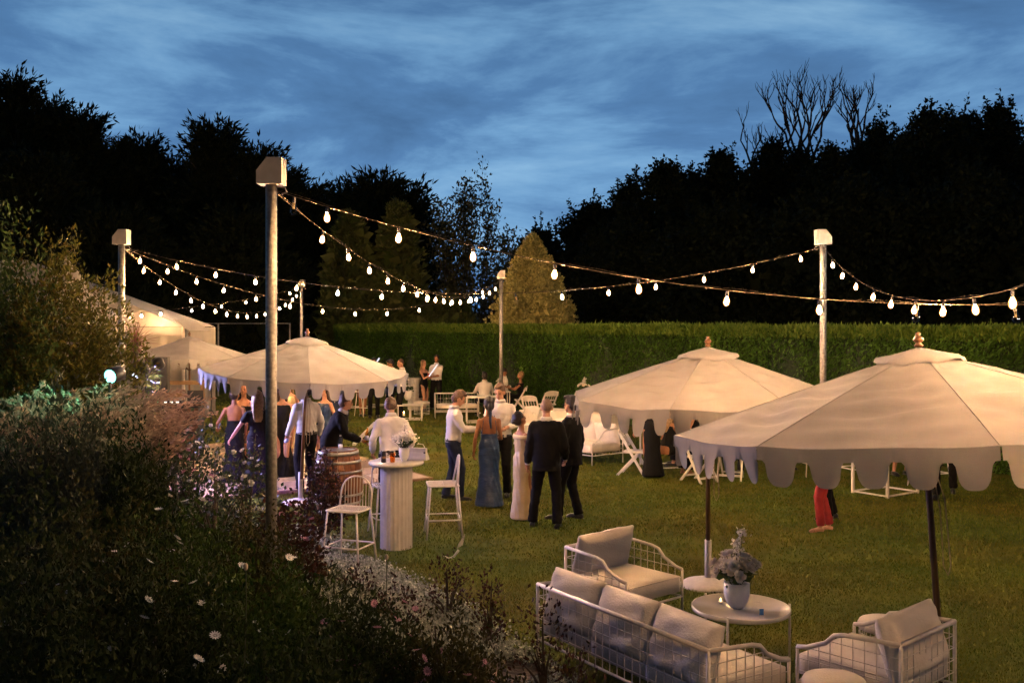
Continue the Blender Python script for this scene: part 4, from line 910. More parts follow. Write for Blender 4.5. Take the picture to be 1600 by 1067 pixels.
for px, py, rz, lab in ((831, 668, 200, 'white folding chair left of the shaven headed man'), (856, 655, 30, 'white folding chair directly behind the shaven head'), (905, 655, 20, 'white folding chair across the long table, seen between the two suits'),
        (824, 693, 150, 'low white folding chair beside the woman in the cream dress'), (990, 742, 250, 'white folding chair facing the woman in black under the third parasol'),
        (1092, 752, 215, 'white folding chair seen under the left tassels of the nearest parasol'), (1142, 748, 160, 'white folding chair seen under the corner of the nearest parasol'), (811, 645, 90, 'white chair under the woman in the black off shoulder dress'),
        (836, 640, 70, 'white chair further back against the hedge')):
    folding_chair(lab, G(px, py), R(rz))
tb_ = G(912, 690); small_table('tall white table with white flowers behind the man with glasses', tb_, R(20), .6, .6, 1.08)
arrangement('white flowers on the tall table behind the man with glasses', tb_ + Vector((0, 0, 1.081)), .14, .07, 12, .13, .22, 51)
for k, (dx, dy) in enumerate(((-.6, .1), (-.25, -.2), (.15, .12), (.5, -.15), (.9, .1))):
    g = empty('glass', lt.matrix_basis @ Vector((dx, dy, .76)), 0, ['clear tumbler at the left end of the long table cloth', 'second tumbler from the left on the long table cloth', 'clear tumbler in the middle of the long table cloth', 'clear tumbler right of the middle of the long table cloth', 'clear tumbler at the right end of the long table cloth'][k], 'glass', 'tumblers on the long table'); MB().lathe([(.024, 0), (.03, .01), (.035, .11), (.032, .11), (.027, .014), (.002, .012)], 12).build('bowl', M['glass'], g, True)
lv = empty('lantern', G(1046, 735) + Vector((0, .5, .76)), 0, 'glowing lantern glimpsed through a gap in the third parasol fringe', 'lantern'); MB().lathe([(.08, 0), (.09, .01), (.09, .30), (.08, .3)], 14).build('glass', M['glass'], lv, True); MB().lathe([(.035, .01), (.035, .13), (.002, .132)], 10).build('wax', M['petal_cream'], lv); MB().lathe([(.004, .134), (.022, .16), (.002, .21)], 8).build('flame', M['candle'], lv)
small_table('white table under the third parasol carrying a lantern', G(1046, 735) + Vector((0.1, .5, 0)), R(10), 1.1, .7, .76)
# white bar frame at the right
fr = empty('table_frame', G(1383, 770), R(35), 'empty white metal table frame under the nearest parasol', 'table frame')
for sx in (-.42, .42):
    for sy in (-.33, .33): MB().box(sx - .02, sx + .02, sy - .02, sy + .02, .0, 1.05).build('leg', M['white_paint'], fr)
for z in (.03, 1.03):
    for sy in (-.33, .33): MB().box(-.399, .399, sy - .012, sy + .012, z - .012, z + .012).build('rail', M['white_paint'], fr)
    for sx in (-.42, .42): MB().box(sx - .012, sx + .012, -.309, .309, z - .012, z + .012).build('rail', M['white_paint'], fr)
for px, py, rz, lab in ((1338, 752, 20, 'white bar stool left of the empty table frame'), (1452, 760, 200, 'white bar stool right of the empty table frame'), (1268, 742, 100, 'white bar stool behind the red trousers')):
    bar_stool(lab, G(px, py), R(rz), 1.05)
# white highchairs behind the wide parasol
for px, py, rz, lab in ((552, 650, 15, 'tall white stool seen under the parasol fringe at left'), (573, 650, 40, 'tall white stool seen under the parasol fringe at right'), (592, 646, 10, 'tall white stool behind the black trousers')):
    o = bar_stool(lab, G(px, py), R(rz), 1.15)
# ------------------------------------------------------------------ people
SK = {'fair': mat('skin_fair', (.46, .24, .15), (.38, .18, .11), .5, 9, spec=.3), 'tan': mat('skin_tan', (.33, .145, .07), (.26, .105, .05), .45, 9, spec=.35), 'deep': mat('skin_deep', (.20, .10, .06), (.15, .07, .04), .45, 9)}
HAIR = {'brown': mat('hair_brown', (.07, .035, .015), (.03, .015, .008), .45, 40, .003, 90), 'dark': mat('hair_dark', (.02, .013, .009), (.01, .007, .005), .4, 40, .003, 90),
        'blonde': mat('hair_blonde', (.28, .17, .07), (.15, .085, .035), .45, 40, .003, 90), 'sandy': mat('hair_sandy', (.11, .055, .025), (.055, .026, .012), .5, 40, .003, 90), 'shaved': mat('hair_shaved', (.20, .12, .08), (.14, .08, .05), .6, 60)}
def cloth(n, c, s=.6, r=.85, b=.006): return mat(n, c, tuple(v * s for v in c), r, 5, b, 16, spec=.2)
CL = {'white': cloth('shirt_white', (.62, .57, .53), .88, b=.012), 'black': cloth('cloth_black', (.0055, .005, .005)), 'navy': cloth('cloth_navy', (.018, .026, .055)), 'suit': cloth('suit_black', (.005, .0045, .0045), b=.008),
      'blue': mat('satin_blue', (.018, .048, .125), (.011, .030, .08), .38, 4, .02, 7, stretch=(1, 1, 2.2)), 'cream': mat('satin_cream', (.52, .39, .20), (.42, .31, .15), .42, 5, .012, 9), 'red': M['red_cloth'], 'charcoal': cloth('cloth_charcoal', (.02, .02, .022)), 'brown': cloth('cloth_brown', (.10, .05, .03))}
EYE = mat('eye_dark', (.015, .01, .008), rough=.2); LIP = mat('lips', (.30, .09, .07), rough=.4); BELT = mat('belt', (.02, .014, .01), rough=.4); SHOE = mat('shoe_black', (.012, .011, .011), rough=.3)
def ik(a, t, l1, l2, hint):
    d = t - a; L_ = d.length
    if L_ > (l1 + l2) * .995: d = d * ((l1 + l2) * .995 / L_); L_ = d.length; t = a + d
    c = (l1 * l1 + L_ * L_ - l2 * l2) / (2 * L_); h = math.sqrt(max(l1 * l1 - c * c, 0)); u = d.normalized(); v = (hint - u * hint.dot(u))
    v = v.normalized() if v.length > 1e-4 else u.orthogonal().normalized()
    return a + u * c + v * h, t
def person(lab, pos, face, h=1.75, fem=False, skin='fair', hair='brown', hs='short', top='white', sleeve=1.0, bottom='navy', style='shirt', lean=0, side=0, head=(0, 0), lh=None, rh=None, lf=None, rf=None, seat=None, vox=.018, bare=False, hem=None, group=None, shoes=True, scarf=None, tie=False, glasses=False, skirt=None, backless=False, torso=True):
    """face: heading in degrees, 0 looks away from the camera (+y), 180 looks at it; hands lh/rh, feet lf/rf in the person's own frame"""
    s = h / 1.75; root = empty('person', pos, R(face), lab, 'person', group, s); V_ = Vector
    pz = .95 if seat is None else seat + .10; dz = pz - .95; W = .92 if fem else 1.0
    Rl = Matrix.Rotation(-R(lean), 4, 'X') @ Matrix.Rotation(R(side), 4, 'Y'); pel = V_((0, 0, pz))
    def U(x, y, z):   # a point of the upper body, bent with the lean
        f = min(1, max(0, (z - .93) / .22)); q = V_((x, y, z + dz)) - pel
        return pel + q.lerp(Rl @ q, f)
    skinm, hairm = SK[skin], HAIR[hair]
    # torso rings: z, half width, half depth, y offset
    if fem: TR = [(.84, .155, .115, -.01), (.92, .168, .120, -.012), (1.00, .150, .105, -.005), (1.08, .122, .090, 0), (1.16, .125, .092, .005), (1.24, .140, .108, .012), (1.31, .148, .10, .005), (1.38, .155, .078, -.005), (1.42, .12, .06, -.012), (1.45, .06, .05, -.012)]
    else: TR = [(.84, .155, .110, 0), (.92, .165, .118, 0), (1.00, .158, .112, .003), (1.10, .155, .108, .005), (1.20, .168, .115, .008), (1.30, .182, .120, .006), (1.37, .176, .106, 0), (1.42, .148, .082, -.006), (1.455, .09, .062, -.01), (1.48, .06, .055, -.01)]
    def ring(z, wx, wy, yo, off=0):
        c = U(0, yo, z); u = U(1, yo, z) - c; v = U(0, yo + 1, z) - c; return (c, u.normalized() * (wx + off), v.normalized() * (wy + off))
    def torso_m(mb, z0, z1, off): mb.loft([ring(*t, off) for t in TR if z0 - .001 <= t[0] <= z1 + .001], 18)
    sh = {sx: U(sx * (.152 if fem else .168), -.005, 1.36 if fem else 1.375) for sx in (-1, 1)}
    ar = .85 if fem else 1.0; arms = {}
    for sx, tgt in ((-1, lh), (1, rh)):
        t = V_(tgt) if tgt is not None else V_((sx * .26, .03, .86 + dz)); hint = V_((sx * .35, -.8, -.35))
        el, wr = ik(sh[sx], t, .285, .25, hint); arms[sx] = (sh[sx], el, wr)
    legs = {}
    for sx, tgt in ((-1, lf), (1, rf)):
        t = V_(tgt) if tgt is not None else V_((sx * (.11 if style != 'dress' else .055), 0, 0)); t = t + V_((0, 0, .085))
        hp = V_((sx * .088, 0, pz - .03)); kn, an = ik(hp, t, .43, .425, V_((sx * .08, 1, .0))); legs[sx] = (hp, kn, an)
    hc = U(0, .0, 1.50); HM = Matrix.Translation(hc) @ Rl.to_3x3().to_4x4() @ Matrix.Rotation(-R(head[1]), 4, 'Z') @ Matrix.Rotation(-R(head[0]), 4, 'X')
    H_ = lambda x, y, z: HM @ V_((x, y, z)); HR = HM.to_3x3()
    # body: one continuous surface
    mb = MB(); torso_m(mb, .84, 1.48, -.012)
    mb.tube([U(0, -.01, 1.40), H_(0, -.005, -.02), H_(0, .0, .06)], [.062 * W, .053 * W, .05 * W], 10)
    mb.ell(H_(0, -.005, .145), (.074, .094, .096), 14, 10, HR); mb.ell(H_(0, .03, .075), (.056, .062, .062), 12, 8, HR); mb.ell(H_(0, .07, .04), (.026, .022, .022), 8, 6, HR)
    mb.tube([H_(0, .083, .145), H_(0, .107, .098), H_(0, .088, .088)], [.010, .015, .012], 6); 
    for sx in (-1, 1): mb.ell(H_(sx * .078, -.004, .11), (.012, .024, .032), 8, 6, HR)
    for sx in (-1, 1):
        a, e_, w_ = arms[sx]; mb.tube([a, a.lerp(e_, .3), e_, e_.lerp(w_, .3), w_], [.052 * ar, .047 * ar, .038 * ar, .039 * ar, .027 * ar], 10)
        mb.ell(a, (.056 * ar, .056 * ar, .056 * ar), 10, 6); mb.ell(e_, (.038 * ar,) * 3, 8, 6)
        d = (w_ - e_).normalized(); mb.tube([w_ - d * .01, w_ + d * .045, w_ + d * .085], [.026 * ar, .036 * ar, .034 * ar], 8, flat=.55)
        hp, kn, an = legs[sx]; mb.tube([hp, hp.lerp(kn, .4), kn, kn.lerp(an, .3), kn.lerp(an, .75), an], [.088, .078, .055, .056, .038, .033], 10); mb.ell(kn, (.054,) * 3, 8, 6)
        dirf = V_((sx * .10, 1, 0)).normalized(); ft = an + V_((0, 0, -.05))
        mb.tube([ft - dirf * .045, ft + dirf * .03 + V_((0, 0, .012)), ft + dirf * .12 - V_((0, 0, .012)), ft + dirf * .165 - V_((0, 0, .02))], [.03, .036, .034, .018], 8, flat=.8)
    ex = MB()
    for sx in (-1, 1):
        a, e_, w_ = arms[sx]; d = (w_ - e_).normalized(); ud = V_((0, 0, -1)) if abs(d.z) < .6 else V_((-sx, 0, 0)); n_ = (ud - d * ud.dot(d)).normalized(); s_ = d.cross(n_).normalized(); pb = w_ + d * .078
        for k, (o_, l_) in enumerate(((-.026, .068), (-.009, .078), (.009, .073), (.025, .058))):
            b0 = pb + s_ * o_ * ar - d * .02; b1 = pb + s_ * o_ * 1.1 * ar + d * l_ * .45 + n_ * .008; b2 = b1 + (d * .55 + n_ * .8).normalized() * l_ * .4; b3 = b2 + (d * .1 + n_).normalized() * l_ * .25
            ex.tube([b0, b1, b2, b3], [.0095, .0088, .008, .006], 5)
        sg = 1 if sx < 0 else -1; tb = w_ + d * .02 + s_ * sg * -.024; ex.tube([tb, tb + (d * .6 - s_ * sg * .6 + n_ * .3).normalized() * .04, tb + (d * .9 - s_ * sg * .35 + n_ * .5).normalized() * .075], [.012, .0105, .008], 5)
    link('body', remesh(mb, vox * .8, 2, ex), skinm, root, True)
    # face details
    for sx in (-1, 1): MB().ell(H_(sx * .031, .083, .125), (.012, .006, .006), 8, 5, HR).build('eye', EYE, root)
    for sx in (-1, 1): MB().tube([H_(sx * .016, .090, .142), H_(sx * .032, .088, .147), H_(sx * .047, .078, .142)], .0042, 5).build('eyebrow', hairm if hair != 'blonde' else HAIR['sandy'], root)
    MB().tube([H_(-.021, .086, .062), H_(0, .094, .064), H_(.021, .086, .062)], [.003, .006, .003], 6).build('mouth', LIP, root)
    if glasses:
        g_ = MB()
        for sx in (-1, 1):
            g_.tube([H_(sx * .032 + .024 * math.cos(t), .098, .125 + .018 * math.sin(t)) for t in np.linspace(0, 6.28, 13)], .0028, 5); g_.tube([H_(sx * .055, .096, .13), H_(sx * .083, .0, .13)], .0025, 4)
        g_.build('glasses', M['black'], root)
    # hair
    mb = MB()
    if hs != 'none':
        t_ = .004 if hs == 'shaved' else .014
        mb.ell(H_(0, -.024, .160), (.073 + t_, .084 + t_, .092 + t_), 16, 10, HR)
        if hs != 'shaved':
            mb.ell(H_(0, -.05, .10), (.070 + t_, .055 + t_, .07), 12, 8, HR)
            if hs == 'short': mb.ell(H_(.01, .055, .225), (.055, .04, .026), 10, 6, HR); mb.ell(H_(-.02, .02, .24), (.05, .06, .03), 10, 6, HR)
        if hs in ('long', 'loose'):
            L_ = .85 if hs == 'long' else .6
            mb.loft([(H_(0, -.05, .12), HR @ V_((.085, 0, 0)), HR @ V_((0, .055, 0))), (H_(0, -.07, .0), HR @ V_((.088, 0, 0)), HR @ V_((0, .04, 0))), (H_(0, -.10, -.12 * L_), HR @ V_((.092, 0, 0)), HR @ V_((0, .034, 0))), (H_(0, -.115, -.26 * L_), HR @ V_((.078, 0, 0)), HR @ V_((0, .028, 0))), (H_(0, -.115, -.31 * L_), HR @ V_((.052, 0, 0)), HR @ V_((0, .014, 0)))], 14)
            for sx in (-1, 1): mb.tube([H_(sx * .072, .015, .17), H_(sx * .085, .005, .06), H_(sx * .082, -.03, -.06)], [.02, .024, .018], 8)
        if hs == 'bun': mb.ell(H_(0, -.115, .12), (.05, .042, .046), 12, 8, HR)
        if hs == 'updo': mb.ell(H_(0, -.05, .235), (.055, .058, .042), 12, 8, HR); mb.ell(H_(0, -.09, .17), (.06, .05, .06), 12, 8, HR)
        if hs == 'pony': mb.tube([H_(0, -.10, .16), H_(0, -.135, .10), H_(0, -.13, -.02), H_(0, -.12, -.12)], [.03, .036, .03, .014], 8)
        hm = remesh(mb, vox * .85, 1)
        if hs != 'shaved' and len(hm.vertices):
            n_v = len(hm.vertices); co = np.empty(n_v * 3, np.float32); hm.vertices.foreach_get('co', co); co = co.reshape(-1, 3); co += (np.sin(co[:, [2, 0, 1]] * 210) * .0022 + np.sin(co[:, [1, 2, 0]] * 95 + 1) * .003).astype(np.float32); hm.vertices.foreach_set('co', co.ravel())
        link('hair', hm, hairm, root, True)
    if scarf: MB().tube([H_(0, -.12, .13), H_(.01, -.15, .02), H_(0, -.155, -.12), H_(.015, -.15, -.24)], [.03, .028, .034, .02], 8, flat=.45).build('hair_scarf', CL[scarf], root, True)
    # clothes
    def arms_m(mb, frac, off, cuff=1.0):
        for sx in (-1, 1):
            a, e_, w_ = arms[sx]; mb.ell(a, (.050 * ar + off,) * 3, 10, 6)
            if frac <= .5: q = a.lerp(e_, frac * 2); mb.tube([a, q], [.055 * ar + off, .052 * ar + off * 1.3], 12)
            else:
                f = (frac - .5) * 2 * .96; mb.tube([a, a.lerp(e_, .5), e_, e_.lerp(w_, f * .5), e_.lerp(w_, f)], [.055 * ar + off, .05 * ar + off * 1.1, .044 * ar + off, .043 * ar + off, .031 * ar + off * .9], 12)
    def wrinkle(me, amp, k=1.0):
        n_v = len(me.vertices); co = np.empty(n_v * 3, np.float32); me.vertices.foreach_get('co', co); co = co.reshape(-1, 3); nn = np.empty(n_v * 3, np.float32); me.vertices.foreach_get('normal', nn); nn = nn.reshape(-1, 3)
        w_ = np.sin(co[:, 2] * 38 * k + 9 * np.sin(co[:, 0] * 9 + co[:, 1] * 5)) * .5 + np.sin(co[:, 2] * 71 * k - 14 * co[:, 0] + 2) * .3 + np.sin((co[:, 0] + co[:, 1]) * 60) * .2
        me.vertices.foreach_set('co', (co + nn * (w_ * amp)[:, None]).astype(np.float32).ravel()); return me
    mtop = CL[top]
    if style in ('shirt', 'suit', 'tee'):
        off = .014 if style != 'suit' else .028; mb = MB(); torso_m(mb, .92 if style != 'suit' else .84, 1.455, off)
        if style == 'suit': mb.loft([ring(.78, .165, .118, -.005, off), ring(.84, .16, .115, 0, off), ring(.95, .16, .112, 0, off)], 16)
        arms_m(mb, sleeve, off * .8); link('jacket' if style == 'suit' else 'shirt', wrinkle(remesh(mb, vox, 2), .004 if style == 'suit' else .006), mtop, root, True)
        col_c = U(0, -.008, 1.478); cm = MB()
        cx_, cy_ = (U(1, -.008, 1.478) - col_c).normalized(), (U(0, .992, 1.478) - col_c).normalized(); cz_ = cx_.cross(cy_)
        cm.loft([(col_c + cz_ * z_, cx_ * (.066 * W + e2), cy_ * (.066 * W + e2)) for z_, e2 in ((-.03, .012), (.012, .0), (.03, -.002), (.028, .006), (-.02, .022))], 18)
        if style != 'tee': cm.build('collar', CL['white'], root, True)
        if style == 'suit':
            fr = MB(); fr.add([U(-.045, .125, 1.40), U(.045, .125, 1.40), U(.0, .152, 1.16)], [(0, 1, 2)]); fr.build('shirt_front', CL['white'], root)
            for sx in (-1, 1): a, e_, w_ = arms[sx]; d = (w_ - e_).normalized(); MB().tube([w_ - d * .02, w_ + d * .012], [.034 * ar, .035 * ar], 10).build('cuff', CL['white'], root)
    if style == 'dress':
        mb = MB(); zt = {'backless': 1.16, 'off': 1.33, 'tank': 1.38, 'strapless': 1.31}.get(sleeve if isinstance(sleeve, str) else 'tank', 1.42)
        torso_m(mb, 1.0, zt, .012)
        if backless:   # front of the bodice rises, the back stays bare
            fm = MB(); fm.loft([(U(0, .05, z_), (U(1, .05, z_) - U(0, .05, z_)).normalized() * w_, (U(0, 1.05, z_) - U(0, .05, z_)).normalized() * .065) for z_, w_ in ((1.08, .13), (1.2, .13), (1.3, .12), (1.4, .05))], 14); link('bodice_front', remesh(fm, vox, 2), mtop, root, True)
            for sx in (-1, 1): MB().tube([U(sx * .07, .08, 1.36), U(sx * .085, .0, 1.45), U(sx * .10, -.075, 1.34), U(sx * .125, -.07, 1.14)], .005, 5).build('strap', mtop, root)
        z0 = hem if hem is not None else .03; fl = skirt if skirt is not None else .17
        if seat is None:
            rg = []
            for i in range(9):
                z = z0 + (.98 - z0) * i / 8; f = i / 8; wx = np.interp(z, [0, .25, .55, .8, .92, 1.0], [fl + .03, fl - .01, .155, .172, .178, .162]); wy = np.interp(z, [0, .25, .55, .8, .92, 1.0], [fl, fl - .035, .12, .128, .132, .117])
                yc = -.10 * (1 - z / .95) if fl > .19 else 0; rg.append((V_((0, yc * .6, z)), V_((wx, 0, 0)), V_((0, wy, 0))))
            mb.loft(rg, 22); mb2 = mb
        else:
            for sx in (-1, 1): hp, kn, an = legs[sx]; mb.tube([hp, kn, kn.lerp(an, .55 if hem else .9)], [.115, .095, .085], 12)
            mb.ell((legs[1][0] + legs[-1][1]) / 2, (.13, .22, .09), 10, 8)
        if sleeve == 'short': arms_m(mb, .28, .012)
        me = wrinkle(remesh(mb, vox, 2), .006, .6); link('dress', me, mtop, root, True)
        if sleeve == 'off':
            bm_ = MB(); bm_.loft([ring(1.30, .175, .105, 0, .016), ring(1.34, .19, .10, -.002, .018), ring(1.375, .188, .09, -.004, .012), ring(1.35, .18, .085, -.004, .0)], 20); bm_.build('neckline_band', mtop, root, True)
    else:
        mb = MB(); mb.loft([(V_((0, 0, pz + z_)), V_((wx + .012, 0, 0)), V_((0, wy + .012, 0))) for z_, wx, wy in ((-.12, .15, .105), (-.03, .166, .118), (.05, .158, .112))], 16)
        flare = .004 if bottom == 'red' else .012
        for sx in (-1, 1):
            hp, kn, an = legs[sx]; mb.ell(hp, (.098,) * 3, 10, 6); e2 = an + V_((0, 0, .0 if shoes else .03))
            mb.tube([hp, hp.lerp(kn, .4), kn, kn.lerp(e2, .5), e2 - V_((0, 0, .02))], [.102, .092, .074, .066, .058 + flare], 12); mb.ell(kn, (.074,) * 3, 8, 6)
        link('trousers', wrinkle(remesh(mb, vox, 2), .005), CL[bottom], root, True)
        if style == 'shirt': MB().loft([(V_((0, 0, pz + z_)), V_((.178, 0, 0)), V_((0, .13, 0))) for z_ in (-.015, .018)], 20).build('belt', BELT, root, True)
    if shoes:
        for sx in (-1, 1):
            an = legs[sx][2]; dirf = V_((sx * .10, 1, 0)).normalized(); ft = an + V_((0, 0, -.048)); sm = MB()
            sm.tube([ft - dirf * .065, ft - dirf * .05, ft + dirf * .04, ft + dirf * .14 - V_((0, 0, .01)), ft + dirf * .20 - V_((0, 0, .017))], [.022, .040, .043, .042, .018], 10, flat=.82)
            sm.box(-.035, .035, -.07, .19, -.037, -.026, Matrix.Translation(ft) @ dirf.to_track_quat('Y', 'Z').to_matrix().to_4x4()); sm.build('shoe', SHOE if shoes is True else CL[shoes], root, True)
    root['hands'] = [float(v) for v in (*arms[-1][2], *arms[1][2])]; return root
def hand(p, side, off=(0, 0, 0)):
    v = p['hands']; q = Vector(v[:3] if side < 0 else v[3:]) + Vector(off); s = p.scale[0]
    r_ = Matrix.Rotation(p.rotation_euler[2], 3, 'Z'); return p.location + r_ @ (q * s)
def at(px, fy): v = G(px, fy); v.z = 0; return v
# --- middle group on the lawn
p1 = person('young man in untucked white shirt and navy trousers looking down at his phone', at(708, 781), 270 + 5, 1.78, skin='fair', hair='sandy', top='white', bottom='navy', head=(28, 0), lh=(-.12, .36, 1.12), rh=(.10, .40, 1.14), lf=(-.12, -.12, 0), rf=(.10, .10, 0), lean=3, vox=.014)
p2 = person('fair haired man in white shirt facing the woman in the blue backless gown', at(782, 775), 170, 1.86, skin='fair', hair='sandy', top='white', bottom='black', head=(18, 8), lh=(-.16, .28, 1.10), rh=(.2, .22, 1.02), vox=.014)
p3 = person('woman in blue satin backless gown seen from behind with scarf tied ponytail', at(764, 790), 8, 1.70, True, 'tan', 'dark', 'pony', 'blue', 'backless', style='dress', backless=True, lh=(-.24, .04, .86), rh=(.12, .26, 1.06), scarf='blue', hem=.02, skirt=.21, vox=.014, shoes=False)
p4 = person('small woman in cream off shoulder satin dress looking up at the man in black', at(815, 812), -62, 1.58, True, 'tan', 'dark', 'bun', 'cream', 'off', style='dress', lh=(-.12, .24, 1.02), rh=(.06, .27, 1.0), head=(-16, 0), hem=.03, skirt=.19, vox=.014, shoes=False)
p5 = person('shaven headed man in black suit standing with his back to the viewer', at(854, 824), -8, 1.80, skin='fair', hair='shaved', hs='shaved', top='suit', bottom='suit', style='suit', lh=(-.27, .06, .84), rh=(.24, .16, .92), lf=(-.20, .04, 0), rf=(.15, -.05, 0), head=(4, -10), vox=.014)
p6 = person('man with glasses in black suit turned towards the shaven headed man', at(893, 812), 62, 1.80, skin='fair', hair='dark', top='suit', bottom='suit', style='suit', lh=(-.2, .2, .92), rh=(.26, .04, .86), lf=(-.10, .16, 0), rf=(.12, -.06, 0), head=(8, 6), glasses=True, vox=.014)
def phone(lab, loc, rz=0, tilt=30):
    o = MB().box(-.036, .036, -.075, .075, -.004, .004).build('phone', M['black']); o.location = loc; o.rotation_euler = (R(tilt), 0, R(rz)); return tag(o, lab, 'phone')
phone('phone held by the young man in the white shirt', hand(p1, 1, (0, .10, .03)), -90)
bottle('beer bottle hanging from the young man in the white shirt', hand(p1, -1, (0.02, .07, .02)), 'glass', (R(10), 0, 0))
# --- bar group
p7 = person('man in white shirt bowing his head behind the bar table', at(612, 812), 12, 1.80, skin='fair', hair='sandy', top='white', bottom='black', lean=10, head=(34, 0), lh=(-.26, .10, .95), rh=(.28, .16, 1.0), vox=.014)
p8 = person('man in black suit bending over the wine barrel, seen in profile', at(514, 785), -84, 1.78, skin='fair', hair='sandy', top='suit', bottom='suit', style='suit', lean=26, head=(-14, 0), lh=(-.1, .42, 1.0), rh=(.12, .50, .98), lf=(-.1, .1, 0), rf=(.12, -.12, 0), vox=.014)
bottle('beer bottle held by the man bending over the barrel', hand(p8, 1, (.02, .08, -.03)), 'amber_glass', (0, R(6), 0))
p9 = person('man in white shirt and black trousers half hidden by the parasol pole', at(479, 768), 40, 1.84, skin='tan', hair='dark', top='white', bottom='black', lean=3, lh=(-.22, .24, .90), rh=(.25, .05, .88), vox=.016)
bottle('green glinting bottle held beside the parasol pole', hand(p9, -1, (0, .08, -.12)), 'glass', (R(60), 0, R(40)))
p10 = person('woman in blue gown behind the bending man in the suit', at(507, 738), 150, 1.68, True, 'fair', 'brown', 'long', 'blue', 'tank', style='dress', rh=(.16, .2, .95), hem=.02, skirt=.24, shoes=False)
p10b = person('man in navy jacket standing behind the woman in the blue gown', at(521, 718), 200, 1.80, skin='fair', hair='brown', top='navy', bottom='navy', style='suit', rh=(.24, .18, .85))
# --- dancers at the left
p11 = person('woman with long blonde hair in a black short sleeved dress on the dance floor', at(402, 774), 20, 1.74, True, 'fair', 'blonde', 'long', 'black', 'short', style='dress', lh=(-.42, .22, .92), rh=(.24, .02, .80), hem=.05, skirt=.26, vox=.015, shoes=False)
p12 = person('woman with bare tanned back and black strap dress holding a glass', at(366, 756), 15, 1.70, True, 'tan', 'dark', 'bun', 'black', 'backless', style='dress', lh=(-.30, .22, 1.02), rh=(.2, .15, .9), hem=.05, skirt=.22, head=(10, 25), shoes=False)
p13 = person('smiling woman facing the viewer between the two dancing women', at(381, 738), 185, 1.70, True, 'tan', 'dark', 'bun', 'black', 'strapless', style='dress', lh=(-.2, .25, 1.15), rh=(.2, .22, 1.1), hem=.05, skirt=.2, shoes=False)
p14 = person('woman in long black dress dancing right behind the tall post', at(441, 748), 190, 1.72, True, 'fair', 'brown', 'long', 'black', 'tank', style='dress', lh=(-.50, .16, 1.28), rh=(.2, .1, .9), hem=.04, skirt=.27, shoes=False)
p15 = person('woman in cream trousers and black top further back on the dance floor', at(451, 722), 170, 1.72, True, 'fair', 'blonde', 'long', 'cream', 'tank', style='dress', hem=.3, skirt=.22)
p15b = person('man in dark suit at the back of the dance floor', at(392, 722), 190, 1.80, skin='fair', hair='dark', top='suit', bottom='suit', style='suit', rh=(.3, .25, 1.2))
# --- guests at the hedge
far = dict(vox=.024)
person('woman with dark bun peeping over the wide parasol', at(566, 650), 200, 1.72, True, 'tan', 'dark', 'bun', 'black', 'tank', style='dress', hem=.5, **far)
pg = person('guest in black holding a white glow stick above the wide parasol', at(584, 652), 190, 1.80, skin='fair', hair='dark', top='black', bottom='black', lh=(-.15, .3, 1.35), rh=(.05, .3, 1.42), **far)
person('man in black jacket looking down beside the white shirted man at the hedge', at(612, 655), 120, 1.78, skin='tan', hair='dark', top='suit', bottom='suit', style='suit', lh=(-.1, .3, 1.05), rh=(.15, .25, 1.05), head=(20, 0), **far)
person('stout man in white shirt behind the right tip of the wide parasol', at(628, 656), 110, 1.80, skin='fair', hair='sandy', hs='shaved', top='white', bottom='black', lh=(-.1, .3, 1.1), rh=(.1, .3, 1.1), head=(18, 0), **far)
pw = person('blonde woman in black dress holding a lit white tube near her face', at(662, 642), 235, 1.66, True, 'fair', 'blonde', 'long', 'black', 'strapless', style='dress', lh=(-.12, .3, 1.2), rh=(.05, .32, 1.25), hem=.45, skirt=.2, **far)
person('man in short sleeved white shirt holding a red cup at the hedge', at(682, 640), 165, 1.80, skin='tan', hair='dark', top='white', bottom='black', sleeve=.42, lh=(.0, .26, 1.08), rh=(.16, .26, 1.05), lf=(-.15, 0, 0), rf=(.15, 0, 0), **far)
for pr_, lab, tl in ((pg, 'white glow stick held above the wide parasol', -35), (pw, 'lit white tube held by the blonde woman', -35)):
    o = MB().tube([(0, 0, -.12), (0, 0, .36)], .022, 8).build('glow_stick', emat('glow_white', (.85, .88, 1), 1.1)); o.location = hand(pr_, 1, (0, .05, .05)); o.rotation_euler = (0, R(35), 0); tag(o, lab, 'glow stick')
o = MB().lathe([(.03, 0), (.042, .11), (.040, .11), (.028, .005), (.002, .005)], 12).build('cup', M['red_cloth'], None, True); o.location = G(671, 641) + Vector((0, -.25, 1.1)); tag(o, 'red cup held between the blonde woman and the white shirted man', 'cup')
st_ = dict(seat=.46, lf=(-.12, .45, 0), rf=(.12, .42, 0))
person('seated man in white shirt with his back to the viewer at the hedge', at(757, 652), 15, 1.78, skin='tan', hair='dark', top='white', bottom='black', lh=(-.2, .35, .78), rh=(.2, .35, .78), **st_, **far)
person('seated man in white shirt looking down across the small table', at(788, 640), 190, 1.76, skin='tan', hair='dark', top='white', bottom='black', lh=(-.1, .35, .8), rh=(.1, .35, .8), head=(25, 0), **st_, **far)
person('seated woman with blonde updo in a black off shoulder dress', at(813, 645), 95, 1.68, True, 'tan', 'blonde', 'updo', 'black', 'off', style='dress', lh=(-.1, .42, .85), rh=(.1, .42, .85), hem=.5, **st_, **far)
small_table('small white table between the seated guests at the hedge', at(781, 648), R(8), .6, .6, .74)
arrangement('white flowers on the small table between the seated guests', at(781, 648) + Vector((0, 0, .741)), .16, .07, 12, .14, .2, 33)
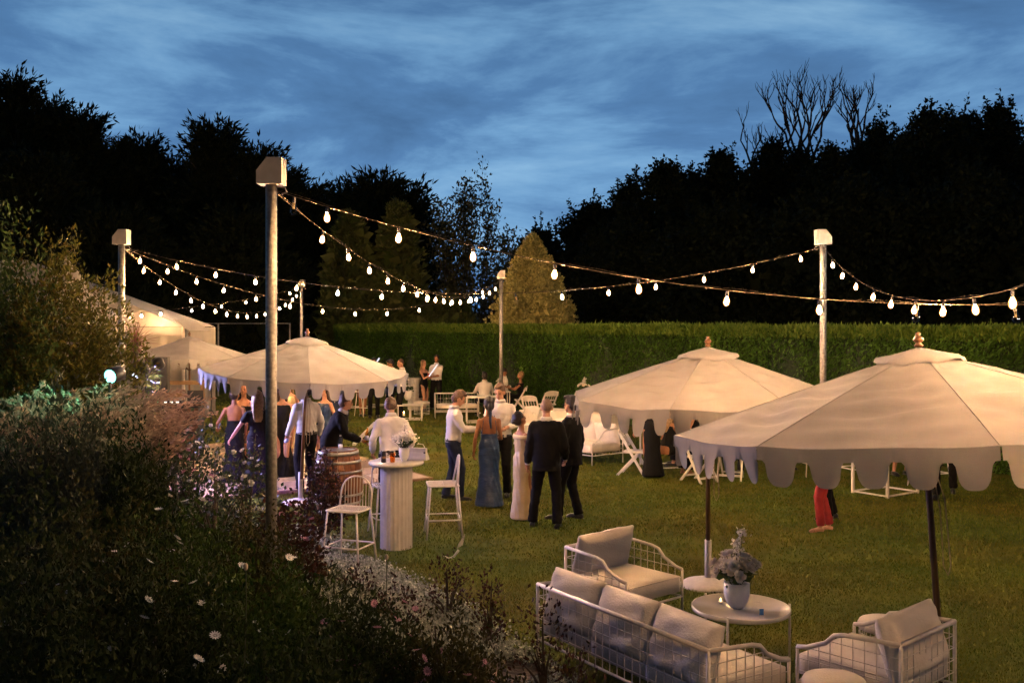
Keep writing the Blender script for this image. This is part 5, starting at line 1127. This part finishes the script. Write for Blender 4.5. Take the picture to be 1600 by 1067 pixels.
# --- under the third parasol
person('standing woman in long black dress under the third parasol', at(1018, 746), 25, 1.72, True, 'tan', 'brown', 'long', 'black', 'tank', style='dress', lean=14, lh=(-.2, .3, .8), rh=(.36, .08, .58), hem=.04, skirt=.2, vox=.018, shoes=False)
person('seated woman in black leaning forward with crossed legs under the third parasol', at(1040, 744), -70, 1.70, True, 'tan', 'blonde', 'long', 'black', 'tank', style='dress', lean=18, lh=(-.1, .5, .62), rh=(.08, .52, .6), seat=.44, lf=(-.1, .42, 0), rf=(.1, .48, 0), vox=.02, shoes=False)
person('seated guest with light brown hair seen through the third parasol edge', at(1088, 728), 80, 1.74, True, 'fair', 'blonde', 'updo', 'black', 'tank', style='dress', lean=10, lh=(-.1, .4, .7), rh=(.1, .4, .7), **st_, **far)
person('seated guest in dark clothes and white shoes under the nearest parasol', at(1172, 735), 130, 1.76, skin='fair', hair='dark', top='charcoal', bottom='charcoal', **st_, **far)
person('seated guest in black beside the white shoed guest', at(1205, 728), 200, 1.76, skin='fair', hair='brown', top='black', bottom='black', **st_, **far)
person('person in red trousers standing barefoot under the nearest parasol', at(1292, 830), 82, 1.68, True, 'fair', 'brown', 'long', 'red', .3, bottom='red', style='tee', lf=(-.09, .1, 0), rf=(.06, -.05, 0), shoes=False, vox=.015)
person('person in black trousers standing behind the red trousers', at(1302, 811), 85, 1.78, skin='tan', hair='dark', top='black', bottom='black', lf=(-.08, .08, 0), rf=(.08, -.02, 0), vox=.018)
person('man in black seated on a stool behind the dark parasol pole', at(1480, 775), 150, 1.80, skin='fair', hair='dark', top='suit', bottom='suit', style='suit', seat=.66, lf=(-.12, .3, .12), rf=(.12, .3, .0), **far)
person('guest in black seated left of the dark parasol pole with bare arm', at(1392, 748), 190, 1.74, True, 'fair', 'brown', 'long', 'black', 'tank', style='dress', seat=.66, lf=(-.12, .3, .12), rf=(.12, .3, .12), hem=.5, **far)
# ------------------------------------------------------------------ planting in the flower bed
def ground_z(x, y): return float(mound(np.array(x), np.array(y)))
def cam_bush(name, px, ytop, d, wpx, leaf, lab, cat='shrub', ls=.07, n=2600, lw=.3, up=.5, m=3, dy=1.0, group=None, stems=True, z0=0.0, flat=1.0):
    """a bush whose crown spans wpx photo pixels and reaches row ytop at depth d"""
    X = (px - 800) / FP * d; Ht = CH - (ytop - HY) / FP * d - z0; Wd = wpx / FP * d
    root = empty(name, (X, d, z0), 0, lab, cat, group); n_l = n
    a = rng.random(n_l) * 2 * np.pi; c = rng.random(n_l) ** .6; ph = np.arccos(rng.uniform(-.15, 1, n_l)); lump = 1 + .16 * np.sin(3 * a + 4 * ph + px) + .10 * np.sin(8 * a - 6 * ph)
    r_ = (.62 + .38 * c) * lump; x = np.sin(ph) * np.cos(a) * r_ * Wd / 2; y = np.sin(ph) * np.sin(a) * r_ * Wd / 2 * dy; z = Ht * .18 + np.cos(ph) * r_ * Ht * .80 * flat
    P = np.stack([x, y, np.maximum(z, .02)], 1); D = P * [1, 1, .6] / max(Wd, .1) + [0, 0, up]
    V, Fq = sprays(P, D + rng.normal(0, .25, D.shape), ls, m, .6, lw, jit=ls * .5); quads('foliage', V, Fq, leaf, root)
    mb = MB()
    for k in range(12):
        i = k * (n_l // 12); mb.tube([(0, 0, 0), tuple(P[i] * [.4, .4, .55]), tuple(P[i] * .92)], [.02, .012, .004], 4)
    mb.build('stems', M['bark'], root); root['top'] = Ht; root['wd'] = Wd; return root, P
def flower_mesh(mt, m=12, r=.028, disc=True, cup=.25, wd=.34):
    D = np.array([(math.cos(k * 2 * math.pi / m), math.sin(k * 2 * math.pi / m), cup) for k in range(m)]); S = np.array([(-math.sin(k * 2 * math.pi / m), math.cos(k * 2 * math.pi / m), 0) for k in range(m)])
    mb = MB()
    for k in range(m):
        d_, s_ = Vector(D[k]), Vector(S[k]); mb.add([d_ * r * .15, d_ * r * .6 + s_ * r * wd * .5, d_ * r + s_ * r * .1, d_ * r - s_ * r * .1, d_ * r * .6 - s_ * r * wd * .5], [(0, 1, 2, 3, 4)])
    if disc: mb.lathe([(r * .2, .001), (r * .15, r * .16), (.0005, r * .18)], 8)
    me = mb.mesh('flower'); me.materials.append(mt); return me
FM = {'daisy': flower_mesh(M['daisy']), 'lilac': flower_mesh(M['lilac'], 13, .030), 'pink': flower_mesh(M['pink'], 12, .028), 'rose': rose_mesh(M['petal'], .034), 'pinkrose': rose_mesh(M['pink'], .032, 3)}
def blooms(root, name, me, pts, sc=1.0, tilt=.5):
    for p in pts:
        o = link(name, me, None, root); o.location = p; o.rotation_euler = (random.gauss(R(30), tilt * .6), random.gauss(0, tilt * .5), random.uniform(0, 6)); o.scale = (sc * random.uniform(.75, 1.25),) * 3
def local(root, px, py, d): return P3(px, py, d) - root.location
# grey green mound on the left, fountain grass above it, golden foliage behind
cam_bush('grey_shrub', 95, 652, 7.4, 380, M['grey_leaf'], 'large soft grey green shrub on the left slope', ls=.055, n=15000, lw=.16, up=1.1, m=3, dy=.8)
cam_bush('grey_shrub', 205, 700, 7.0, 150, M['bush_leaf'], 'olive green fine leaved shrub right of the grey one', ls=.045, n=7000, lw=.18, up=1.0, m=3, dy=.8)
cam_bush('golden_shrub', 78, 410, 12.5, 290, M['gold_leaf'], 'tall golden leaved shrub glowing in front of the marquee', ls=.075, n=9500, lw=.20, up=-.05, m=4, dy=.8)
cam_bush('golden_shrub', 18, 372, 12.0, 170, M['green_leaf'], 'taller green foliage at the left edge above the golden shrub', ls=.07, n=3600, lw=.22, up=.1, m=3, dy=.8)
cam_bush('green_shrub', 140, 520, 12.6, 150, M['gold_leaf'], 'low yellow green foliage behind the pink grass plumes', ls=.065, n=3000, lw=.22, up=.1, m=3, dy=.8)
# fountain grasses with plumes
def fountain(px, ytop, d, wpx, lab, n=900, npl=60, seed=0):
    X = (px - 800) / FP * d; zg = ground_z(X, d); Ht = CH - (ytop - HY) / FP * d - zg; root = empty('fountain_grass', (X, d, zg), 0, lab, 'ornamental grass', 'fountain grasses with pink plumes')
    a = rng.random(n) * 2 * np.pi; sp_ = rng.random(n) ** .7 * wpx / FP * d / (2 * Ht) * 1.1; D = np.stack([np.cos(a) * sp_, np.sin(a) * sp_, np.ones(n)], 1); P = np.stack([np.cos(a) * .12, np.sin(a) * .12, np.zeros(n)], 1) * rng.random((n, 1))
    V, Fq, _ = blades(P, D, Ht * rng.uniform(.55, .92, n), .004, 6, .42); quads('blades', V, Fq, M['tuft_blade'], root)
    a = rng.random(npl) * 2 * np.pi; sp_ = rng.random(npl) ** .6 * wpx / FP * d / (2 * Ht) * 1.2; D = norm(np.stack([np.cos(a) * sp_, np.sin(a) * sp_, np.ones(npl)], 1)); L_ = Ht * rng.uniform(.95, 1.3, npl); t = np.linspace(0, 1, 9); hd_ = norm(D * [1, 1, 0] + 1e-6)
    c = D[:, None] * (t[None, :, None] * L_[:, None, None]) + (hd_[:, None] * .5 - [0, 0, 1.0]) * (.36 * t[None, :, None] ** 2.4 * L_[:, None, None]); mb = MB()
    for k in range(npl): mb.tube([tuple(v) for v in c[k][:7]], .0022, 3, False)
    mb.build('plume_stalks', M['tuft_blade'], root); Ps, Ds = [], []
    for k in range(npl):
        for j in range(60):
            f = j / 60; q = 5.2 + 2.7 * f; i = int(q); p = c[k][i] * (1 - (q - i)) + c[k][min(8, i + 1)] * (q - i); ax = c[k][min(8, i + 1)] - c[k][i]; Ps.append(p); Ds.append(norm(ax) * 1.1 + rng.normal(0, .42, 3))
    V, Fq = sprays(np.array(Ps), np.array(Ds), .06, 1, .1, .15, jit=.009); quads('plumes', V, Fq, M['plume'], root); return root
fountain(40, 545, 9.2, 260, 'left fountain grass with arching pink brown plumes', 1400, 75)
fountain(120, 545, 9.6, 240, 'middle fountain grass with pink plumes in front of the golden shrub', 1400, 80)
fountain(178, 560, 10.4, 150, 'fountain grass lit green and violet by the party lights', 1200, 70)
fountain(222, 630, 10.6, 80, 'lower fountain grass with violet lit plumes beside the music desk', 900, 50)
fountain(-40, 575, 8.6, 220, 'fountain grass cut by the left edge of the photo', 900, 50)
cy_ = P3(210, 525, 17.5); root = empty('cordyline', (cy_.x, cy_.y, 0), 0, 'spiky red leaved cordyline in front of the marquee wall', 'cordyline'); D = norm(rng.normal(0, 1, (90, 3)) + [0, 0, .7]); V, Fq, _ = blades(np.tile([0, 0, cy_.z - .15], (90, 1)), D, rng.uniform(.35, .6, 90), .014, 5, .15); quads('leaves', V, Fq, M['cordyline'], root); MB().tube([(0, 0, 0), (.03, 0, cy_.z - .1)], [.05, .04], 7).build('stem', M['bark'], root)
# dark dense bushes filling the lower left
FG = 'dark bushes of the foreground bed'
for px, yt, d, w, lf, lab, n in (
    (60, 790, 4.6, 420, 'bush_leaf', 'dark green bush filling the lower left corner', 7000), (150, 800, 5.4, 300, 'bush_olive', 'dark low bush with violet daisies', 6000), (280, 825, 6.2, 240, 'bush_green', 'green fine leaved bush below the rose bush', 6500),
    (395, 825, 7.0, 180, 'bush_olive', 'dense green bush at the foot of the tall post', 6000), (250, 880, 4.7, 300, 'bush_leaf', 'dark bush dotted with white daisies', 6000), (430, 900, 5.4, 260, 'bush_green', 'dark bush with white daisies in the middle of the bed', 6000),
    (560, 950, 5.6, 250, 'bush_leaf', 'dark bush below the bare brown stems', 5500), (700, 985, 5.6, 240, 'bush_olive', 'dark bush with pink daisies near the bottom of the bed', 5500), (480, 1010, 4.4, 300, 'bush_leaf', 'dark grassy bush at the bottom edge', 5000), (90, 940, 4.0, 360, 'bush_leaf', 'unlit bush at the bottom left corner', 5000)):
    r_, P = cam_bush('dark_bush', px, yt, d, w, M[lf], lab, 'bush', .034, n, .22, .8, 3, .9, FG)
    P = P[P[:, 1] < .1 * r_['wd']]; idx = lambda k: [tuple(P[i] * 1.12) for i in rng.choice(len(P), k, replace=False) if P[i][2] > .3 * r_['top']]
    if 'white daisies' in lab: blooms(r_, 'flower', FM['daisy'], idx(46), .78)
    if 'violet' in lab: blooms(r_, 'flower', FM['lilac'], idx(34), .8)
    if 'pink daisies' in lab or 'brown stems' in lab: blooms(r_, 'flower', FM['pink'], idx(60), .85)
# rose bushes against the dance floor, red leaved plants by the barrel
def rosebush(px, ytop, d, wpx, lab, leaf='rose_leaf', n=2400, nf=16, fl='rose', ls=.05):
    r_, P = cam_bush('rose_bush', px, ytop, d, wpx, M[leaf], lab, 'rose bush', ls, n, .34, .2, 2, .9, None, z0=ground_z((px - 800) / FP * d, d) * .8)
    if nf: blooms(r_, 'rose', FM[fl], [tuple(P[i] * 1.05) for i in rng.choice(len(P), nf * 2, replace=False) if P[i][2] > .45 * r_['top']][:nf], 1.25)
    mb = MB()
    for k in range(9): i = int(rng.integers(len(P))); mb.tube([(0, 0, 0), tuple(P[i] * [.5, .5, .6]), tuple(P[i] * [1, 1, 1.1])], [.016, .010, .003], 5)
    mb.build('canes', M['bark'], r_); return r_
rosebush(300, 655, 12.2, 130, 'rose bush with pale roses beside the music desk', n=800, nf=12)
rosebush(385, 700, 11.4, 100, 'rose bush with white roses left of the tall post', n=600, nf=12)
rosebush(335, 735, 10.6, 150, 'open dark rose bush with floor light showing through', n=240, nf=6)
rosebush(272, 700, 11.0, 110, 'rose bush with small pink roses on the left', n=650, nf=14, fl='pinkrose')
rosebush(505, 712, 13.2, 60, 'dark red leaved plant in front of the wine barrel', 'red_leaf', 1000, 0)
rosebush(450, 785, 9.6, 120, 'pink flowered plant at the foot of the tall post', 'red_leaf', 900, 10, 'pinkrose')
for px, yt, d, w, lab in ((622, 905, 8.9, 80, 'brown leggy plant below the bar table'), (700, 862, 9.6, 70, 'bronze leaved plant below the right bar stool'), (765, 895, 8.8, 50, 'thin bronze plant at the lawn edge'), (560, 880, 9.8, 60, 'bronze stems rising in front of the bar stools'), (850, 920, 7.6, 110, 'brown leafed clump beside the sofa'), (905, 1010, 6.6, 90, 'yellowing clump at the corner of the sofa')):
    cam_bush('bronze_plant', px, yt, d, w, M['red_leaf'], lab, 'plant', .04, 190, .26, .4, 2, .9, 'bronze plants along the bed edge')
# tall thin dry stems
for px, y0_, y1_, d, lab in ((380, 1000, 885, 5.0, 'single dry seed head on a thin stem'), (600, 980, 870, 6.4, 'thin bare stem before the bar table column')):
    b0, b1 = P3(px, y0_, d), P3(px + 4, y1_, d); r_ = empty('dry_stem', b0, 0, lab, 'stem'); MB().tube([(0, 0, -.4), tuple((b1 - b0) * .5 + Vector((.01, 0, 0))), tuple(b1 - b0)], .003, 5).build('stem', M['stem'], r_); MB().ell(b1 - b0, (.012, .012, .02)).build('seed_head', M['rope'], r_, True)
# silver ground cover in the light
n = 60000; d = rng.uniform(6.6, 15.5, n); x = bed_edge(d) - .15 - rng.random(n) ** 1.4 * 1.5 + rng.normal(0, .12, n); ok = noise2(x, d, 2.2, 21) > -.35; x, d = x[ok], d[ok]
P = np.stack([x, d, mound(x, d) + .03 + rng.random(len(x)) * .05], 1); V, Fq = sprays(P, np.stack([rng.normal(0, 1, len(x)), rng.normal(0, 1, len(x)), rng.uniform(.1, 1, len(x))], 1), .032, 1, .3, .42)
tag(quads('ground_cover', V, Fq, M['silver_leaf']), 'pale silver leaved ground cover along the edge of the flower bed', 'ground cover', kind='stuff')
n = 50000; d = rng.uniform(3.2, 20, n); x = bed_edge(d) - .9 - rng.random(n) * 6; P = np.stack([x, d, mound(x, d)], 1); D = np.stack([rng.normal(0, .5, n), rng.normal(0, .5, n), np.ones(n)], 1)
V, Fq = sprays(P, D, .14, 1, .4, .12); tag(quads('undergrowth', V, Fq, M['bush_leaf']), 'dark leafy undergrowth between the shrubs of the bed', 'undergrowth', kind='stuff')
# white ribbon shape on the lawn edge
rb = empty('garden_marker', G(714, 872), 0, 'curled white marker with a pointed tip lying at the lawn edge', 'marker'); MB().add([(0, 0, .12), (.07, 0, .16), (.10, .01, .30), (.02, 0, .18)], [(0, 1, 2, 3)]).build('blade', M['white_paint'], rb); MB().tube([(-.16, 0, .03), (-.10, 0, .0), (-.04, 0, .02), (.02, 0, .10)], [.008, .01, .012, .016], 6).build('curl', M['white_paint'], rb, True)
